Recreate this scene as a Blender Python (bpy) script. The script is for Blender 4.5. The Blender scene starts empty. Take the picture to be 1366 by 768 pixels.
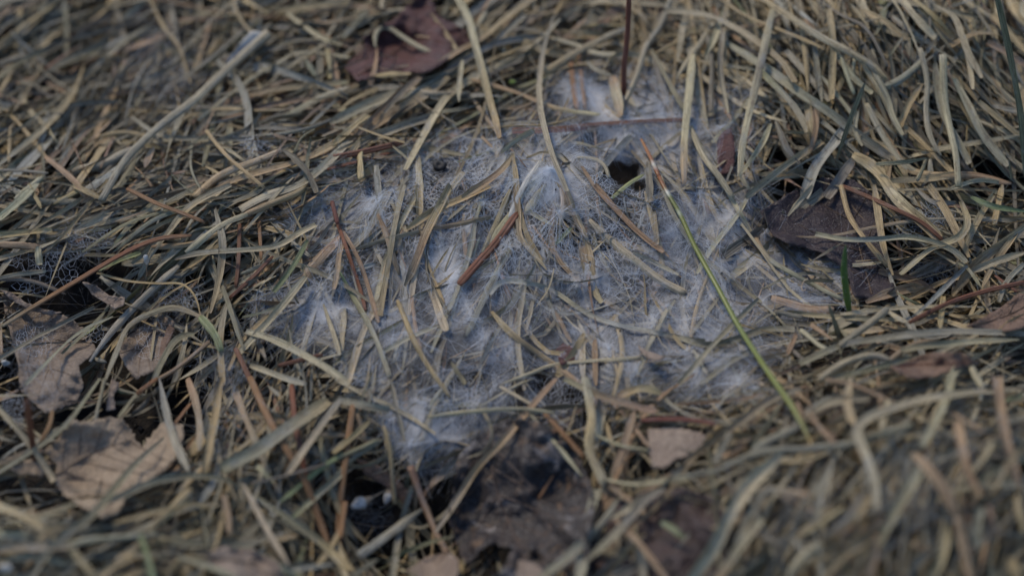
import bpy, math, random
import numpy as np
from mathutils import Vector
from mathutils.geometry import delaunay_2d_cdt

random.seed(7)
rng = np.random.default_rng(7)
scene = bpy.context.scene
COL = scene.collection

# ------------------------------------------------------------------ camera, world, sun, exposure
PITCH = math.radians(46)                 # the camera looks down at the turf from a hand's height
DIST = 0.455                             # metres to the web it is focused on
LENS, SENSOR = 60.0, 36.0
cam_d = bpy.data.cameras.new('camera')
cam = bpy.data.objects.new('camera', cam_d); COL.objects.link(cam)
cam_d.lens, cam_d.sensor_width, cam_d.sensor_fit = LENS, SENSOR, 'HORIZONTAL'
cam_d.clip_start, cam_d.clip_end = 0.01, 100.0
CAM = np.array([0.0, -DIST*math.cos(PITCH), DIST*math.sin(PITCH)])
cam.location = CAM
cam.rotation_euler = (math.pi/2 - PITCH, 0, 0)
cam_d.dof.use_dof = True
cam_d.dof.focus_distance = DIST + 0.007
cam_d.dof.aperture_fstop = 5.6
scene.camera = cam

SUN_EL, SUN_AZ = math.radians(50), math.radians(-40)   # azimuth from +Y (away from the camera) towards +X
world = bpy.data.worlds.new('World'); scene.world = world; world.use_nodes = True
wn = world.node_tree.nodes; wl = world.node_tree.links
sky = wn.new('ShaderNodeTexSky'); sky.sky_type = 'NISHITA'; sky.sun_disc = False
sky.sun_elevation, sky.sun_rotation = SUN_EL, SUN_AZ
sky.air_density, sky.dust_density, sky.ozone_density = 1.0, .6, 4.0
bg = wn['Background']; bg.inputs['Strength'].default_value = 0.15
wl.new(sky.outputs['Color'], bg.inputs['Color'])
sun_d = bpy.data.lights.new('sun', 'SUN'); sun_d.energy = 2.1; sun_d.angle = math.radians(12); sun_d.color = (1, .89, .72)
sun = bpy.data.objects.new('sun', sun_d); COL.objects.link(sun)
sdir = Vector((math.sin(SUN_AZ)*math.cos(SUN_EL), math.cos(SUN_AZ)*math.cos(SUN_EL), math.sin(SUN_EL)))
sun.rotation_euler = sdir.to_track_quat('Z', 'Y').to_euler(); sun.location = sdir*3
scene.view_settings.view_transform = 'Standard'; scene.view_settings.look = 'None'
scene.view_settings.exposure = 0.22; scene.view_settings.gamma = 1.0
scene.view_settings.use_curve_mapping = False

# ------------------------------------------------------------------ the lie of the land
RIGHT = np.array([1.0, 0, 0])
FWD = np.array([0, math.cos(PITCH), -math.sin(PITCH)])
UPV = np.cross(RIGHT, FWD)
KPX = SENSOR/LENS/1366.0                 # tangent of the angle one photograph pixel covers
def rays(px, py):
    px = np.asarray(px, float); py = np.asarray(py, float)
    return FWD + RIGHT*((px-683)*KPX)[..., None] - UPV*((py-384)*KPX)[..., None]
def on_plane(px, py, z=0.0):
    d = rays(px, py); t = (z-CAM[2])/d[..., 2]
    return CAM + d*t[..., None]
# mounds and hollows of the thatch: pixel they lie under, height (m), radii (m)
BUMPS = [(1230, 720, .026, .060, .045), (1180, 90, .022, .050, .040), (90, 390, -.016, .030, .018), (510, 690, -.017, .022, .018), (40, 650, -.010, .025, .010),
         (690, 650, -.010, .026, .020), (60, 760, .010, .050, .025), (740, 270, .012, .048, .030), (110, 30, -.018, .055, .050),
         (1085, 290, -.005, .016, .014), (240, 500, -.009, .022, .022), (1240, 370, -.007, .014, .008), (830, 232, -.010, .006, .005), (380, 230, .005, .03, .02)]
_b = [(on_plane(a, b), h, sx, sy) for a, b, h, sx, sy in BUMPS]
def surf(x, y):
    z = np.zeros(np.broadcast(x, y).shape)
    for c, h, sx, sy in _b:
        z = z + h*np.exp(-((x-c[0])/sx)**2 - ((y-c[1])/sy)**2)
    return z + .0012*np.sin(x*95+1)*np.cos(y*120) + .0008*np.sin(x*260+y*190)
def at(px, py, lift=0.0):
    """The point of the thatch surface (plus a height above it) that is seen at a pixel of the photograph."""
    d = rays(px, py); z = np.zeros(d.shape[:-1]) + lift
    for _ in range(12):
        t = (z-CAM[2])/d[..., 2]; p = CAM + d*t[..., None]
        z = .35*z + .65*(surf(p[..., 0], p[..., 1]) + lift)
    t = (z-CAM[2])/d[..., 2]
    return CAM + d*t[..., None]
def to_px(p):
    q = np.asarray(p)-CAM; w = q@FWD
    return 683+(q@RIGHT)/w/KPX, 384-(q@UPV)/w/KPX
def px_size(p): return ((np.asarray(p)-CAM)@FWD)*KPX

# ------------------------------------------------------------------ small helpers
def props(o, label=None, cat=None, group=None, kind=None):
    for k, v in (('label', label), ('category', cat), ('group', group), ('kind', kind)):
        if v: o[k] = v
    return o
def empty(name, loc, label, cat, group=None):
    o = bpy.data.objects.new(name, None); COL.objects.link(o); o.location = loc; o.empty_display_size = .005
    return props(o, label, cat, group)
def mesh_obj(name, V, F, mat, parent=None, col=None, buv=None, origin=None, smooth=True, sharp=None):
    """One mesh object; V in world space, origin = where its own origin is put (in its parent's space the offset is kept)."""
    V = np.asarray(V, float).reshape(-1, 3)
    o0 = np.zeros(3) if origin is None else np.asarray(origin, float)
    base = np.array(parent.location) if parent is not None and parent.parent is None else np.zeros(3)
    if parent is not None and parent.parent is not None: base = np.array(parent.parent.location) + np.array(parent.location)
    off = base if parent is not None else o0
    me = bpy.data.meshes.new(name)
    if isinstance(F, np.ndarray):
        n, k = F.shape
        me.vertices.add(len(V)); me.vertices.foreach_set('co', (V-off).ravel())
        me.loops.add(n*k); me.loops.foreach_set('vertex_index', F.ravel().astype(np.int32))
        me.polygons.add(n); me.polygons.foreach_set('loop_start', np.arange(0, n*k, k, dtype=np.int32))
        me.update(calc_edges=True)
    else:
        me.from_pydata((V-off).tolist(), [], [list(map(int, f)) for f in F])
    if smooth: me.polygons.foreach_set('use_smooth', np.ones(len(me.polygons), bool))
    if col is not None:
        a = me.attributes.new('col', 'FLOAT_COLOR', 'POINT'); c = np.ones((len(V), 4)); c[:, :3] = col; a.data.foreach_set('color', c.ravel())
    if buv is not None:
        a = me.attributes.new('buv', 'FLOAT_VECTOR', 'POINT'); a.data.foreach_set('vector', np.asarray(buv, float).ravel())
    if sharp is not None:                    # the two thin edges of a blade stay crisp
        sv, k = sharp; e = np.empty(len(me.edges)*2, np.int32); me.edges.foreach_get('vertices', e); e = e.reshape(-1, 2)
        s = sv[e[:, 0]] & sv[e[:, 1]] & (np.abs(e[:, 0]-e[:, 1]) == k)
        me.attributes.new('sharp_edge', 'BOOLEAN', 'EDGE').data.foreach_set('value', s)
    me.materials.append(mat); me.update()
    o = bpy.data.objects.new(name, me); COL.objects.link(o)
    if parent is not None: o.parent = parent
    else: o.location = o0
    return o

class NT:
    """Terse node building."""
    def __init__(s, name):
        s.m = bpy.data.materials.new(name); s.m.use_nodes = True; s.t = s.m.node_tree; s.t.nodes.clear()
        s.out = s.t.nodes.new('ShaderNodeOutputMaterial')
    def n(s, typ, ins=None, **kw):
        x = s.t.nodes.new('ShaderNode'+typ)
        for k, v in kw.items(): setattr(x, k, v)
        for k, v in (ins or {}).items(): s.set(x.inputs[k], v)
        return x
    def set(s, i, v):
        if hasattr(v, 'is_linked') or hasattr(v, 'links'): s.t.links.new(v, i)
        elif isinstance(v, (tuple, list)) and len(v) == 3 and i.type == 'RGBA': i.default_value = (*v, 1)
        else: i.default_value = v
    def math(s, op, a, b=0.0, c=0.0, clamp=False):
        x = s.n('Math', operation=op, use_clamp=clamp); s.set(x.inputs[0], a); s.set(x.inputs[1], b); s.set(x.inputs[2], c); return x.outputs[0]
    def noise(s, vec, scale, detail=3.0, rough=.55, dist=0.0):
        return s.n('TexNoise', {'Vector': vec, 'Scale': scale, 'Detail': detail, 'Roughness': rough, 'Distortion': dist}).outputs[0]
    def ramp(s, f, lo, hi, a=0.0, b=1.0):
        x = s.n('MapRange', {'Value': f, 'From Min': lo, 'From Max': hi, 'To Min': a, 'To Max': b}); x.clamp = True; return x.outputs[0]
    def mix(s, f, a, b, blend='MIX'):
        x = s.n('Mix', data_type='RGBA', blend_type=blend); s.set(x.inputs[0], f); s.set(x.inputs[6], a); s.set(x.inputs[7], b); return x.outputs[2]
    def vscale(s, v, sc):
        x = s.n('Mapping'); s.set(x.inputs['Vector'], v); x.inputs['Scale'].default_value = sc if isinstance(sc, tuple) else (sc,)*3; return x.outputs[0]
    def mapping(s, v, sc, rot=(0, 0, 0), loc=(0, 0, 0)):
        x = s.n('Mapping'); s.set(x.inputs['Vector'], v); x.inputs['Scale'].default_value = sc; x.inputs['Rotation'].default_value = rot; x.inputs['Location'].default_value = loc; return x.outputs[0]
    def done(s, sh): s.t.links.new(sh, s.out.inputs['Surface']); return s.m

# ------------------------------------------------------------------ materials
def mat_blade(name='dried_grass', pale=.36, grey=.34, blotch=.72):
    t = NT(name)
    c = t.n('Attribute', attribute_name='col').outputs['Color']; uv = t.n('Attribute', attribute_name='buv').outputs['Vector']
    fib = t.noise(t.vscale(uv, (.08, 13, 7)), 1.0, 3.0, .7)                 # veins along the blade
    blot = t.noise(t.vscale(uv, (.35, 2.0, 13)), 1.0, 5.0, .7)
    pep = t.noise(t.vscale(uv, (2.2, 5.0, 31)), 1.0, 2.0, .5)
    c1 = t.mix(t.ramp(fib, .34, .62), t.mix(.62, c, (.06, .045, .03)), t.mix(pale, c, (.92, .80, .56)))
    c2 = t.mix(t.ramp(blot, .53, .70, 0, blotch), c1, (.17, .115, .07))
    c2 = t.mix(t.ramp(t.noise(t.vscale(uv, (.2, .8, 23)), 1.0, 3.0), .55, .7, 0, grey), c2, (.33, .345, .35))   # grey weathering
    c3 = t.mix(t.ramp(pep, .66, .72, 0, .8), c2, (.025, .02, .018))           # mould specks
    bmp = t.n('Bump', {'Height': fib, 'Strength': .8, 'Distance': .0004}).outputs[0]
    p = t.n('BsdfPrincipled', {'Base Color': c3, 'Roughness': .48, 'Specular IOR Level': .5, 'Normal': bmp}).outputs[0]
    tr = t.n('BsdfTranslucent', {'Color': c3, 'Normal': bmp}).outputs[0]
    return t.done(t.n('MixShader', {0: .28, 1: p, 2: tr}).outputs[0])
def mat_leaf(name, a, b, c, spot=(.03, .025, .02), scale=1.0, gloss=.55, pale=0.0):
    t = NT(name)
    pos = t.vscale(t.n('NewGeometry').outputs['Position'], 1000.0*scale)
    n1 = t.noise(pos, .16, 5, .6, 1.0); n2 = t.noise(pos, .45, 5, .65, .6); n3 = t.noise(pos, 2.4, 3, .6)
    k = t.mix(t.ramp(n1, .40, .62), a, b); k = t.mix(t.ramp(n2, .55, .68, 0, .85), k, c)
    k = t.mix(t.ramp(n3, .60, .70, 0, .8), k, spot)
    k = t.mix(t.ramp(n3, .45, .25, 0, .35), k, (.38, .33, .27))
    if pale: k = t.mix(t.ramp(t.noise(pos, .12, 4, .6, 1.6), .56, .66, 0, pale), k, (.36, .33, .32))
    vor = t.n('TexVoronoi', {'Vector': pos, 'Scale': .55}, feature='DISTANCE_TO_EDGE').outputs['Distance']   # the fine net of veins
    net = t.ramp(vor, .0, .10, 1, 0)
    k = t.mix(t.math('MULTIPLY', net, .2), k, (.05, .035, .025))
    h = t.math('ADD', t.math('MULTIPLY', net, .25), t.math('ADD', t.math('MULTIPLY', n3, .8), t.math('MULTIPLY', n2, 1.5)))
    bmp = t.n('Bump', {'Height': h, 'Strength': .8, 'Distance': .0006}).outputs[0]
    return t.done(t.n('BsdfPrincipled', {'Base Color': k, 'Roughness': gloss, 'Specular IOR Level': .3, 'Normal': bmp}).outputs[0])
def mat_soil():
    t = NT('dark_soil')
    pos = t.vscale(t.n('NewGeometry').outputs['Position'], 1000.0)
    n = t.noise(pos, .25, 8, .7); n2 = t.noise(pos, 1.6, 4, .7)
    k = t.mix(t.ramp(n, .35, .65), (.012, .010, .009), (.05, .036, .026)); k = t.mix(t.ramp(n2, .58, .72, 0, .6), k, (.11, .085, .06))
    bmp = t.n('Bump', {'Height': t.math('ADD', n, n2), 'Strength': 1.0, 'Distance': .003}).outputs[0]
    return t.done(t.n('BsdfPrincipled', {'Base Color': k, 'Roughness': .8, 'Normal': bmp}).outputs[0])
def mat_plain(name, c, c2=None, rough=.6, sc=1.5, spec=.3, bump=.4):
    t = NT(name); pos = t.vscale(t.n('NewGeometry').outputs['Position'], 1000.0)
    n = t.noise(pos, sc, 4, .6); k = t.mix(t.ramp(n, .35, .65), c, c2 or tuple(x*.6 for x in c))
    bmp = t.n('Bump', {'Height': n, 'Strength': bump, 'Distance': .0004}).outputs[0]
    return t.done(t.n('BsdfPrincipled', {'Base Color': k, 'Roughness': rough, 'Specular IOR Level': spec, 'Normal': bmp}).outputs[0])
def mat_silk(name, alpha, c=(.70, .73, .78)):
    t = NT(name)
    d = t.n('BsdfDiffuse', {'Color': c}).outputs[0]; tl = t.n('BsdfTranslucent', {'Color': c}).outputs[0]
    s = t.n('MixShader', {0: .35, 1: d, 2: tl}).outputs[0]
    return t.done(t.n('MixShader', {0: alpha, 1: t.n('BsdfTransparent').outputs[0], 2: s}).outputs[0])
def mat_film():
    t = NT('silk_film')
    pos = t.vscale(t.n('NewGeometry').outputs['Position'], 1000.0)
    dens = t.n('Attribute', attribute_name='dens').outputs['Fac']; cell = t.n('Attribute', attribute_name='cell').outputs['Fac']
    w = t.n('TexNoise', {'Vector': pos, 'Scale': .22, 'Detail': 3.0}).outputs['Color']
    w2 = t.n('VectorMath', {0: w, 1: (.5, .5, .5)}, operation='SUBTRACT').outputs[0]
    wv = t.n('VectorMath', {0: w2, 'Scale': 7.0}, operation='SCALE').outputs[0]
    q = t.n('VectorMath', {0: pos, 1: wv}, operation='ADD').outputs[0]
    fib = None
    for k, (ang, sx, sy) in enumerate(((.4, .10, 1.5), (1.5, .13, 1.9), (2.6, .09, 1.6), (.95, .2, 2.6), (2.1, .22, 2.4))):
        m = t.mapping(t.mapping(q, (1, 1, 1), (0, 0, ang)), (sx, sy, .3), (0, 0, 0), (k*17, k*31, 0))
        f = t.noise(m, 1.0, 2.0, .5)
        f = t.math('SUBTRACT', 1.0, t.math('ABSOLUTE', t.math('MULTIPLY', t.math('SUBTRACT', f, .5), 7.0)))
        f = t.math('POWER', t.math('MAXIMUM', f, 0.0), 2.2)
        fib = f if fib is None else t.math('MAXIMUM', fib, f)
    q2 = t.n('VectorMath', {0: pos, 1: t.n('VectorMath', {0: w2, 'Scale': 3.0}, operation='SCALE').outputs[0]}, operation='ADD').outputs[0]
    def net(sc, wd): 
        v = t.n('TexVoronoi', {'Vector': t.vscale(q2, (1, 1, .3)), 'Scale': sc}, feature='DISTANCE_TO_EDGE').outputs['Distance']
        return t.ramp(v, wd*.3, wd, 1, 0)
    n1 = net(.62, .13); n2 = net(1.5, .16)
    foam = t.math('MAXIMUM', t.math('MULTIPLY', n1, .75), t.math('MULTIPLY', n2, .40))
    cloud = t.ramp(t.noise(pos, .16, 5, .62, .8), .38, .66, .0, 1.0)
    grain = t.noise(pos, 3.2, 3, .7)
    a = t.math('ADD', t.math('MULTIPLY', fib, .50), t.math('MULTIPLY', cloud, .34))
    a = t.math('ADD', a, t.math('MULTIPLY', foam, .15)); a = t.math('ADD', a, t.ramp(grain, .35, .75, -.10, .10))
    a = t.math('MULTIPLY', t.math('ADD', a, -.06), t.math('MULTIPLY', dens, 1.0))
    solid = t.math('MAXIMUM', a, t.math('MULTIPLY', t.ramp(dens, .80, 1.30, 0, .95), t.ramp(grain, .2, .7, .75, 1)))
    fo = t.math('MULTIPLY', foam, t.math('MINIMUM', t.math('MULTIPLY', dens, 1.6), .85))
    al = t.n('Mix', data_type='FLOAT'); t.set(al.inputs[0], cell); t.set(al.inputs[2], solid); t.set(al.inputs[3], fo)
    edge = t.ramp(dens, .02, .12)
    alpha = t.math('MULTIPLY', t.math('MULTIPLY', al.outputs[0], .80), edge, clamp=True)
    kol = t.mix(t.ramp(t.noise(pos, .10, 3, .5), .4, .65), (.70, .725, .79), (.69, .65, .60))
    kol = t.mix(t.math('MULTIPLY', fib, .5), kol, (.86, .87, .90))
    bmp = t.n('Bump', {'Height': t.math('ADD', fib, t.math('MULTIPLY', grain, .8)), 'Strength': .35, 'Distance': .0005}).outputs[0]
    d = t.n('BsdfDiffuse', {'Color': kol, 'Normal': bmp}).outputs[0]; tl = t.n('BsdfTranslucent', {'Color': kol}).outputs[0]
    s = t.n('MixShader', {0: .3, 1: d, 2: tl}).outputs[0]
    return t.done(t.n('MixShader', {0: alpha, 1: t.n('BsdfTransparent').outputs[0], 2: s}).outputs[0])
M_NEEDLE = mat_blade('pine_needle', .06, .15, .35)
M_BLADE, M_SOIL, M_FILM = mat_blade(), mat_soil(), mat_film()
M_SILK, M_SILK_FINE = mat_silk('silk_thread', .75), mat_silk('fine_silk_thread', .34)

# ------------------------------------------------------------------ ground: one sheet, uneven near the web and flat far off
def build_ground():
    a = np.concatenate([-np.geomspace(30, .32, 14), np.linspace(-.30, .30, 150), np.geomspace(.32, 30, 14)])
    X, Y = np.meshgrid(a, a); r = np.clip((np.hypot(X, Y)-.25)/.2, 0, 1)
    Z = (surf(X, Y)-.017)*(1-r) - .012*r + (1-r)*.0025*np.sin(X*310+np.sin(Y*170)*2)*np.sin(Y*280+np.cos(X*210)*2)
    n = len(a); I = np.arange(n*n).reshape(n, n)
    F = np.stack([I[:-1, :-1], I[:-1, 1:], I[1:, 1:], I[1:, :-1]], -1).reshape(-1, 4)
    o = mesh_obj('ground', np.stack([X, Y, Z], -1), F, M_SOIL); props(o, kind='structure')
build_ground()

# ------------------------------------------------------------------ blades: ribbons swept along a centre line
PAL = {'s': (.54, .36, .125), 'p': (.62, .51, .30), 'g': (.33, .30, .21), 'o': (.22, .20, .085), 't': (.42, .20, .075), 'r': (.30, .095, .04),
       'R': (.22, .045, .03), 'd': (.05, .038, .03), 'b': (.36, .375, .345), 'G': (.13, .24, .035), 'D': (.035, .085, .03), 'Y': (.30, .33, .05),
       'w': (.72, .71, .68), 'k': (.018, .016, .015), 'u': (.14, .10, .085)}
GUTTER = np.array([(-1, .30), (-.55, .10), (0, -.10), (.55, .10), (1, .30), (.6, -.02), (0, -.24), (-.6, -.02)])
ROUND = np.array([(math.cos(a), .62*math.sin(a)) for a in np.linspace(0, 2*math.pi, 9)[:-1] + .2])
NEEDLE = np.array([(-1, .1), (-.6, .5), (-.12, .55), (0, .38), (.12, .55), (.6, .5), (1, .1), (.6, -.3), (-.6, -.3)])
LENSP = np.array([(-1, .22), (0, -.08), (1, .22), (0, -.18)])
def spline(P, n):
    P = np.asarray(P, float)
    if len(P) == 2: P = np.array([P[0], (P[0]+P[1])/2, P[1]])
    Q = np.vstack([2*P[0]-P[1], P, 2*P[-1]-P[-2]])
    d = np.linalg.norm(np.diff(P, axis=0), axis=1); s = np.concatenate([[0], np.cumsum(d)]); u = np.linspace(0, s[-1], n)
    out = np.empty((n, P.shape[1]))
    for i, x in enumerate(u):
        k = min(np.searchsorted(s, x, 'right')-1, len(P)-2); t = (x-s[k])/max(d[k], 1e-9)
        a, b, c, e = Q[k:k+4]
        out[i] = .5*((2*b)+(c-a)*t+(2*a-5*b+4*c-e)*t*t+(3*b-a-3*c+e)*t**3)
    return out
def sweep_many(P, W, prof, twist, up=(0, -.45, .9)):
    """P (B,n,3), W (B,n) half widths, twist (B,n): vertices (B,n,k,3)."""
    T = np.gradient(P, axis=1); T /= np.linalg.norm(T, axis=2, keepdims=True)+1e-12
    S = np.cross(T, np.asarray(up, float)); S /= np.linalg.norm(S, axis=2, keepdims=True)+1e-9
    N = np.cross(S, T); c, s = np.cos(twist)[..., None], np.sin(twist)[..., None]
    S, N = S*c+N*s, N*c-S*s
    return P[:, :, None] + W[:, :, None, None]*(S[:, :, None]*prof[:, 0, None]+N[:, :, None]*prof[:, 1, None])
def sweep_faces(n, k, cap=True):
    i = np.arange(n-1)[:, None]*k; j = np.arange(k)[None]; j2 = (j+1) % k
    return np.stack([i+j, i+j2, i+k+j2, i+k+j], -1).reshape(-1, 4)
def tube(P, W, prof=ROUND, twist=None, n=None):
    """Swept closed tube as (V, F) with pinched ends."""
    P = np.asarray(P, float); W = np.broadcast_to(np.asarray(W, float), (len(P),)).copy()
    P = np.vstack([P[0]-(P[1]-P[0])*.02, P, P[-1]+(P[-1]-P[-2])*.02]); W = np.concatenate([[W[0]*.05], W, [W[-1]*.05]])
    tw = np.zeros(len(P)) if twist is None else np.concatenate([[twist[0]], twist, [twist[-1]]])
    V = sweep_many(P[None], W[None], prof, tw[None])[0]
    return V.reshape(-1, 3), sweep_faces(len(P), len(prof))
class Merge:
    def __init__(s): s.V, s.F, s.n = [], [], 0
    def add(s, V, F): s.V.append(V); s.F.append(F+s.n); s.n += len(V)
    def get(s): return np.vstack(s.V), np.vstack(s.F)
def smooth_rand(n, knots, r):
    return np.interp(np.linspace(0, 1, n), np.linspace(0, 1, knots), r.uniform(-1, 1, knots))

# ------------------------------------------------------------------ the web's extent, in photograph pixels
WEB = np.array([(395, 275), (470, 235), (550, 190), (640, 172), (715, 150), (755, 95), (850, 92), (960, 110), (1010, 130), (1000, 190), (1010, 250), (1030, 300),
                (1110, 318), (1150, 350), (1130, 400), (1080, 440), (1000, 500), (1010, 525), (930, 535), (850, 530), (780, 560), (700, 560), (640, 605), (570, 630), (530, 600),
                (505, 560), (500, 520), (470, 500), (420, 470), (345, 445), (335, 400), (400, 370), (440, 330), (385, 300)], float)
def poly_sd(px, py, poly):
    """Signed distance to a polygon's edge, positive inside."""
    p = np.stack([np.ravel(px), np.ravel(py)], -1).astype(float); d = np.full(len(p), 1e9); ins = np.zeros(len(p), bool)
    for a, b in zip(poly, np.roll(poly, -1, 0)):
        e = b-a; w = p-a; t = np.clip((w@e)/(e@e), 0, 1); d = np.minimum(d, np.hypot(*(w-t[:, None]*e).T))
        c = ((a[1] > p[:, 1]) != (b[1] > p[:, 1])) & (p[:, 0] < (b[0]-a[0])*(p[:, 1]-a[1])/(b[1]-a[1]+1e-12)+a[0]); ins ^= c
    return np.where(ins, d, -d).reshape(np.shape(px))
# places where the web is thicker (+) or thinner (-): pixel, radii, amount
DENS = [(735, 235, 50, 42, .75), (775, 120, 50, 30, .7), (840, 150, 60, 40, .35), (930, 150, 50, 40, .2), (480, 265, 50, 30, .65), (592, 362, 32, 50, .7), (425, 412, 60, 32, .6),
        (560, 575, 50, 45, .7), (900, 330, 80, 60, .25), (1075, 350, 60, 36, .7), (985, 280, 40, 40, .35), (900, 470, 70, 50, .30), (865, 190, 80, 25, .55), (660, 440, 40, 50, .25),
        (700, 350, 50, 40, .2), (790, 430, 60, 40, .2), (960, 410, 70, 60, .15), (640, 215, 60, 30, .25), (520, 470, 40, 40, .2), (985, 505, 45, 22, .6), (820, 500, 40, 30, .15), (800, 360, 40, 30, .3),
        (545, 290, 45, 40, -.35), (745, 310, 32, 26, -.45), (815, 318, 32, 22, -.35), (585, 255, 40, 30, -.25), (740, 515, 60, 45, -.35), (605, 515, 50, 35, -.35), (500, 340, 36, 36, -.3), (835, 272, 40, 25, -.2),
        (470, 380, 40, 40, -.2), (720, 455, 30, 40, -.2), (850, 375, 30, 25, -.15), (1000, 215, 50, 50, -.25), (985, 170, 30, 40, -.2), (700, 190, 50, 25, .05)]
CELLS = [(745, 312, 42, 34), (820, 318, 48, 34), (580, 250, 60, 40), (600, 215, 50, 34), (540, 300, 40, 40), (690, 320, 40, 40), (850, 265, 44, 26), (640, 265, 45, 35), (740, 520, 55, 45), (610, 520, 50, 40), (430, 350, 60, 40), (500, 330, 30, 30),
         (850, 380, 30, 22), (560, 620, 40, 14), (1020, 190, 40, 60)]
def density(px, py):
    d = np.clip((poly_sd(px, py, WEB)+14)/55, 0, 1)*.52
    add = sum(a*np.exp(-((px-x)/rx)**2-((py-y)/ry)**2) for x, y, rx, ry, a in DENS)
    w = .16*np.sin(px*.043+1.3*np.sin(py*.031))*np.sin(py*.052+1.7*np.sin(px*.027)) + .10*np.sin(px*.11+py*.07)*np.sin(py*.13-px*.05)
    d = d*np.clip(1+w*3.2, .35, 1.7) + add*np.clip(d*4, 0, 1)
    hole = np.minimum(np.hypot((px-830)/24, (py-231)/15)+.16*np.sin(px*.19+py*.2)+.10*np.sin(py*.37-px*.23), np.hypot((px-852)/8, (py-249)/7))
    return np.clip(d, 0, 1.3)*np.clip((hole-.9)*4, 0, 1)
def in_web(px, py): return poly_sd(px, py, WEB) > 6

# ------------------------------------------------------------------ the blades that can be followed one by one, as read off the photograph
CROPS = {'A': (0, 0), 'B': (450, 0), 'C': (906, 0), 'D': (0, 250), 'E': (450, 250), 'F': (906, 250), 'G': (0, 508), 'H': (450, 508), 'I': (906, 508), 'W': (0, 0)}
CS = 460/1359
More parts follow.
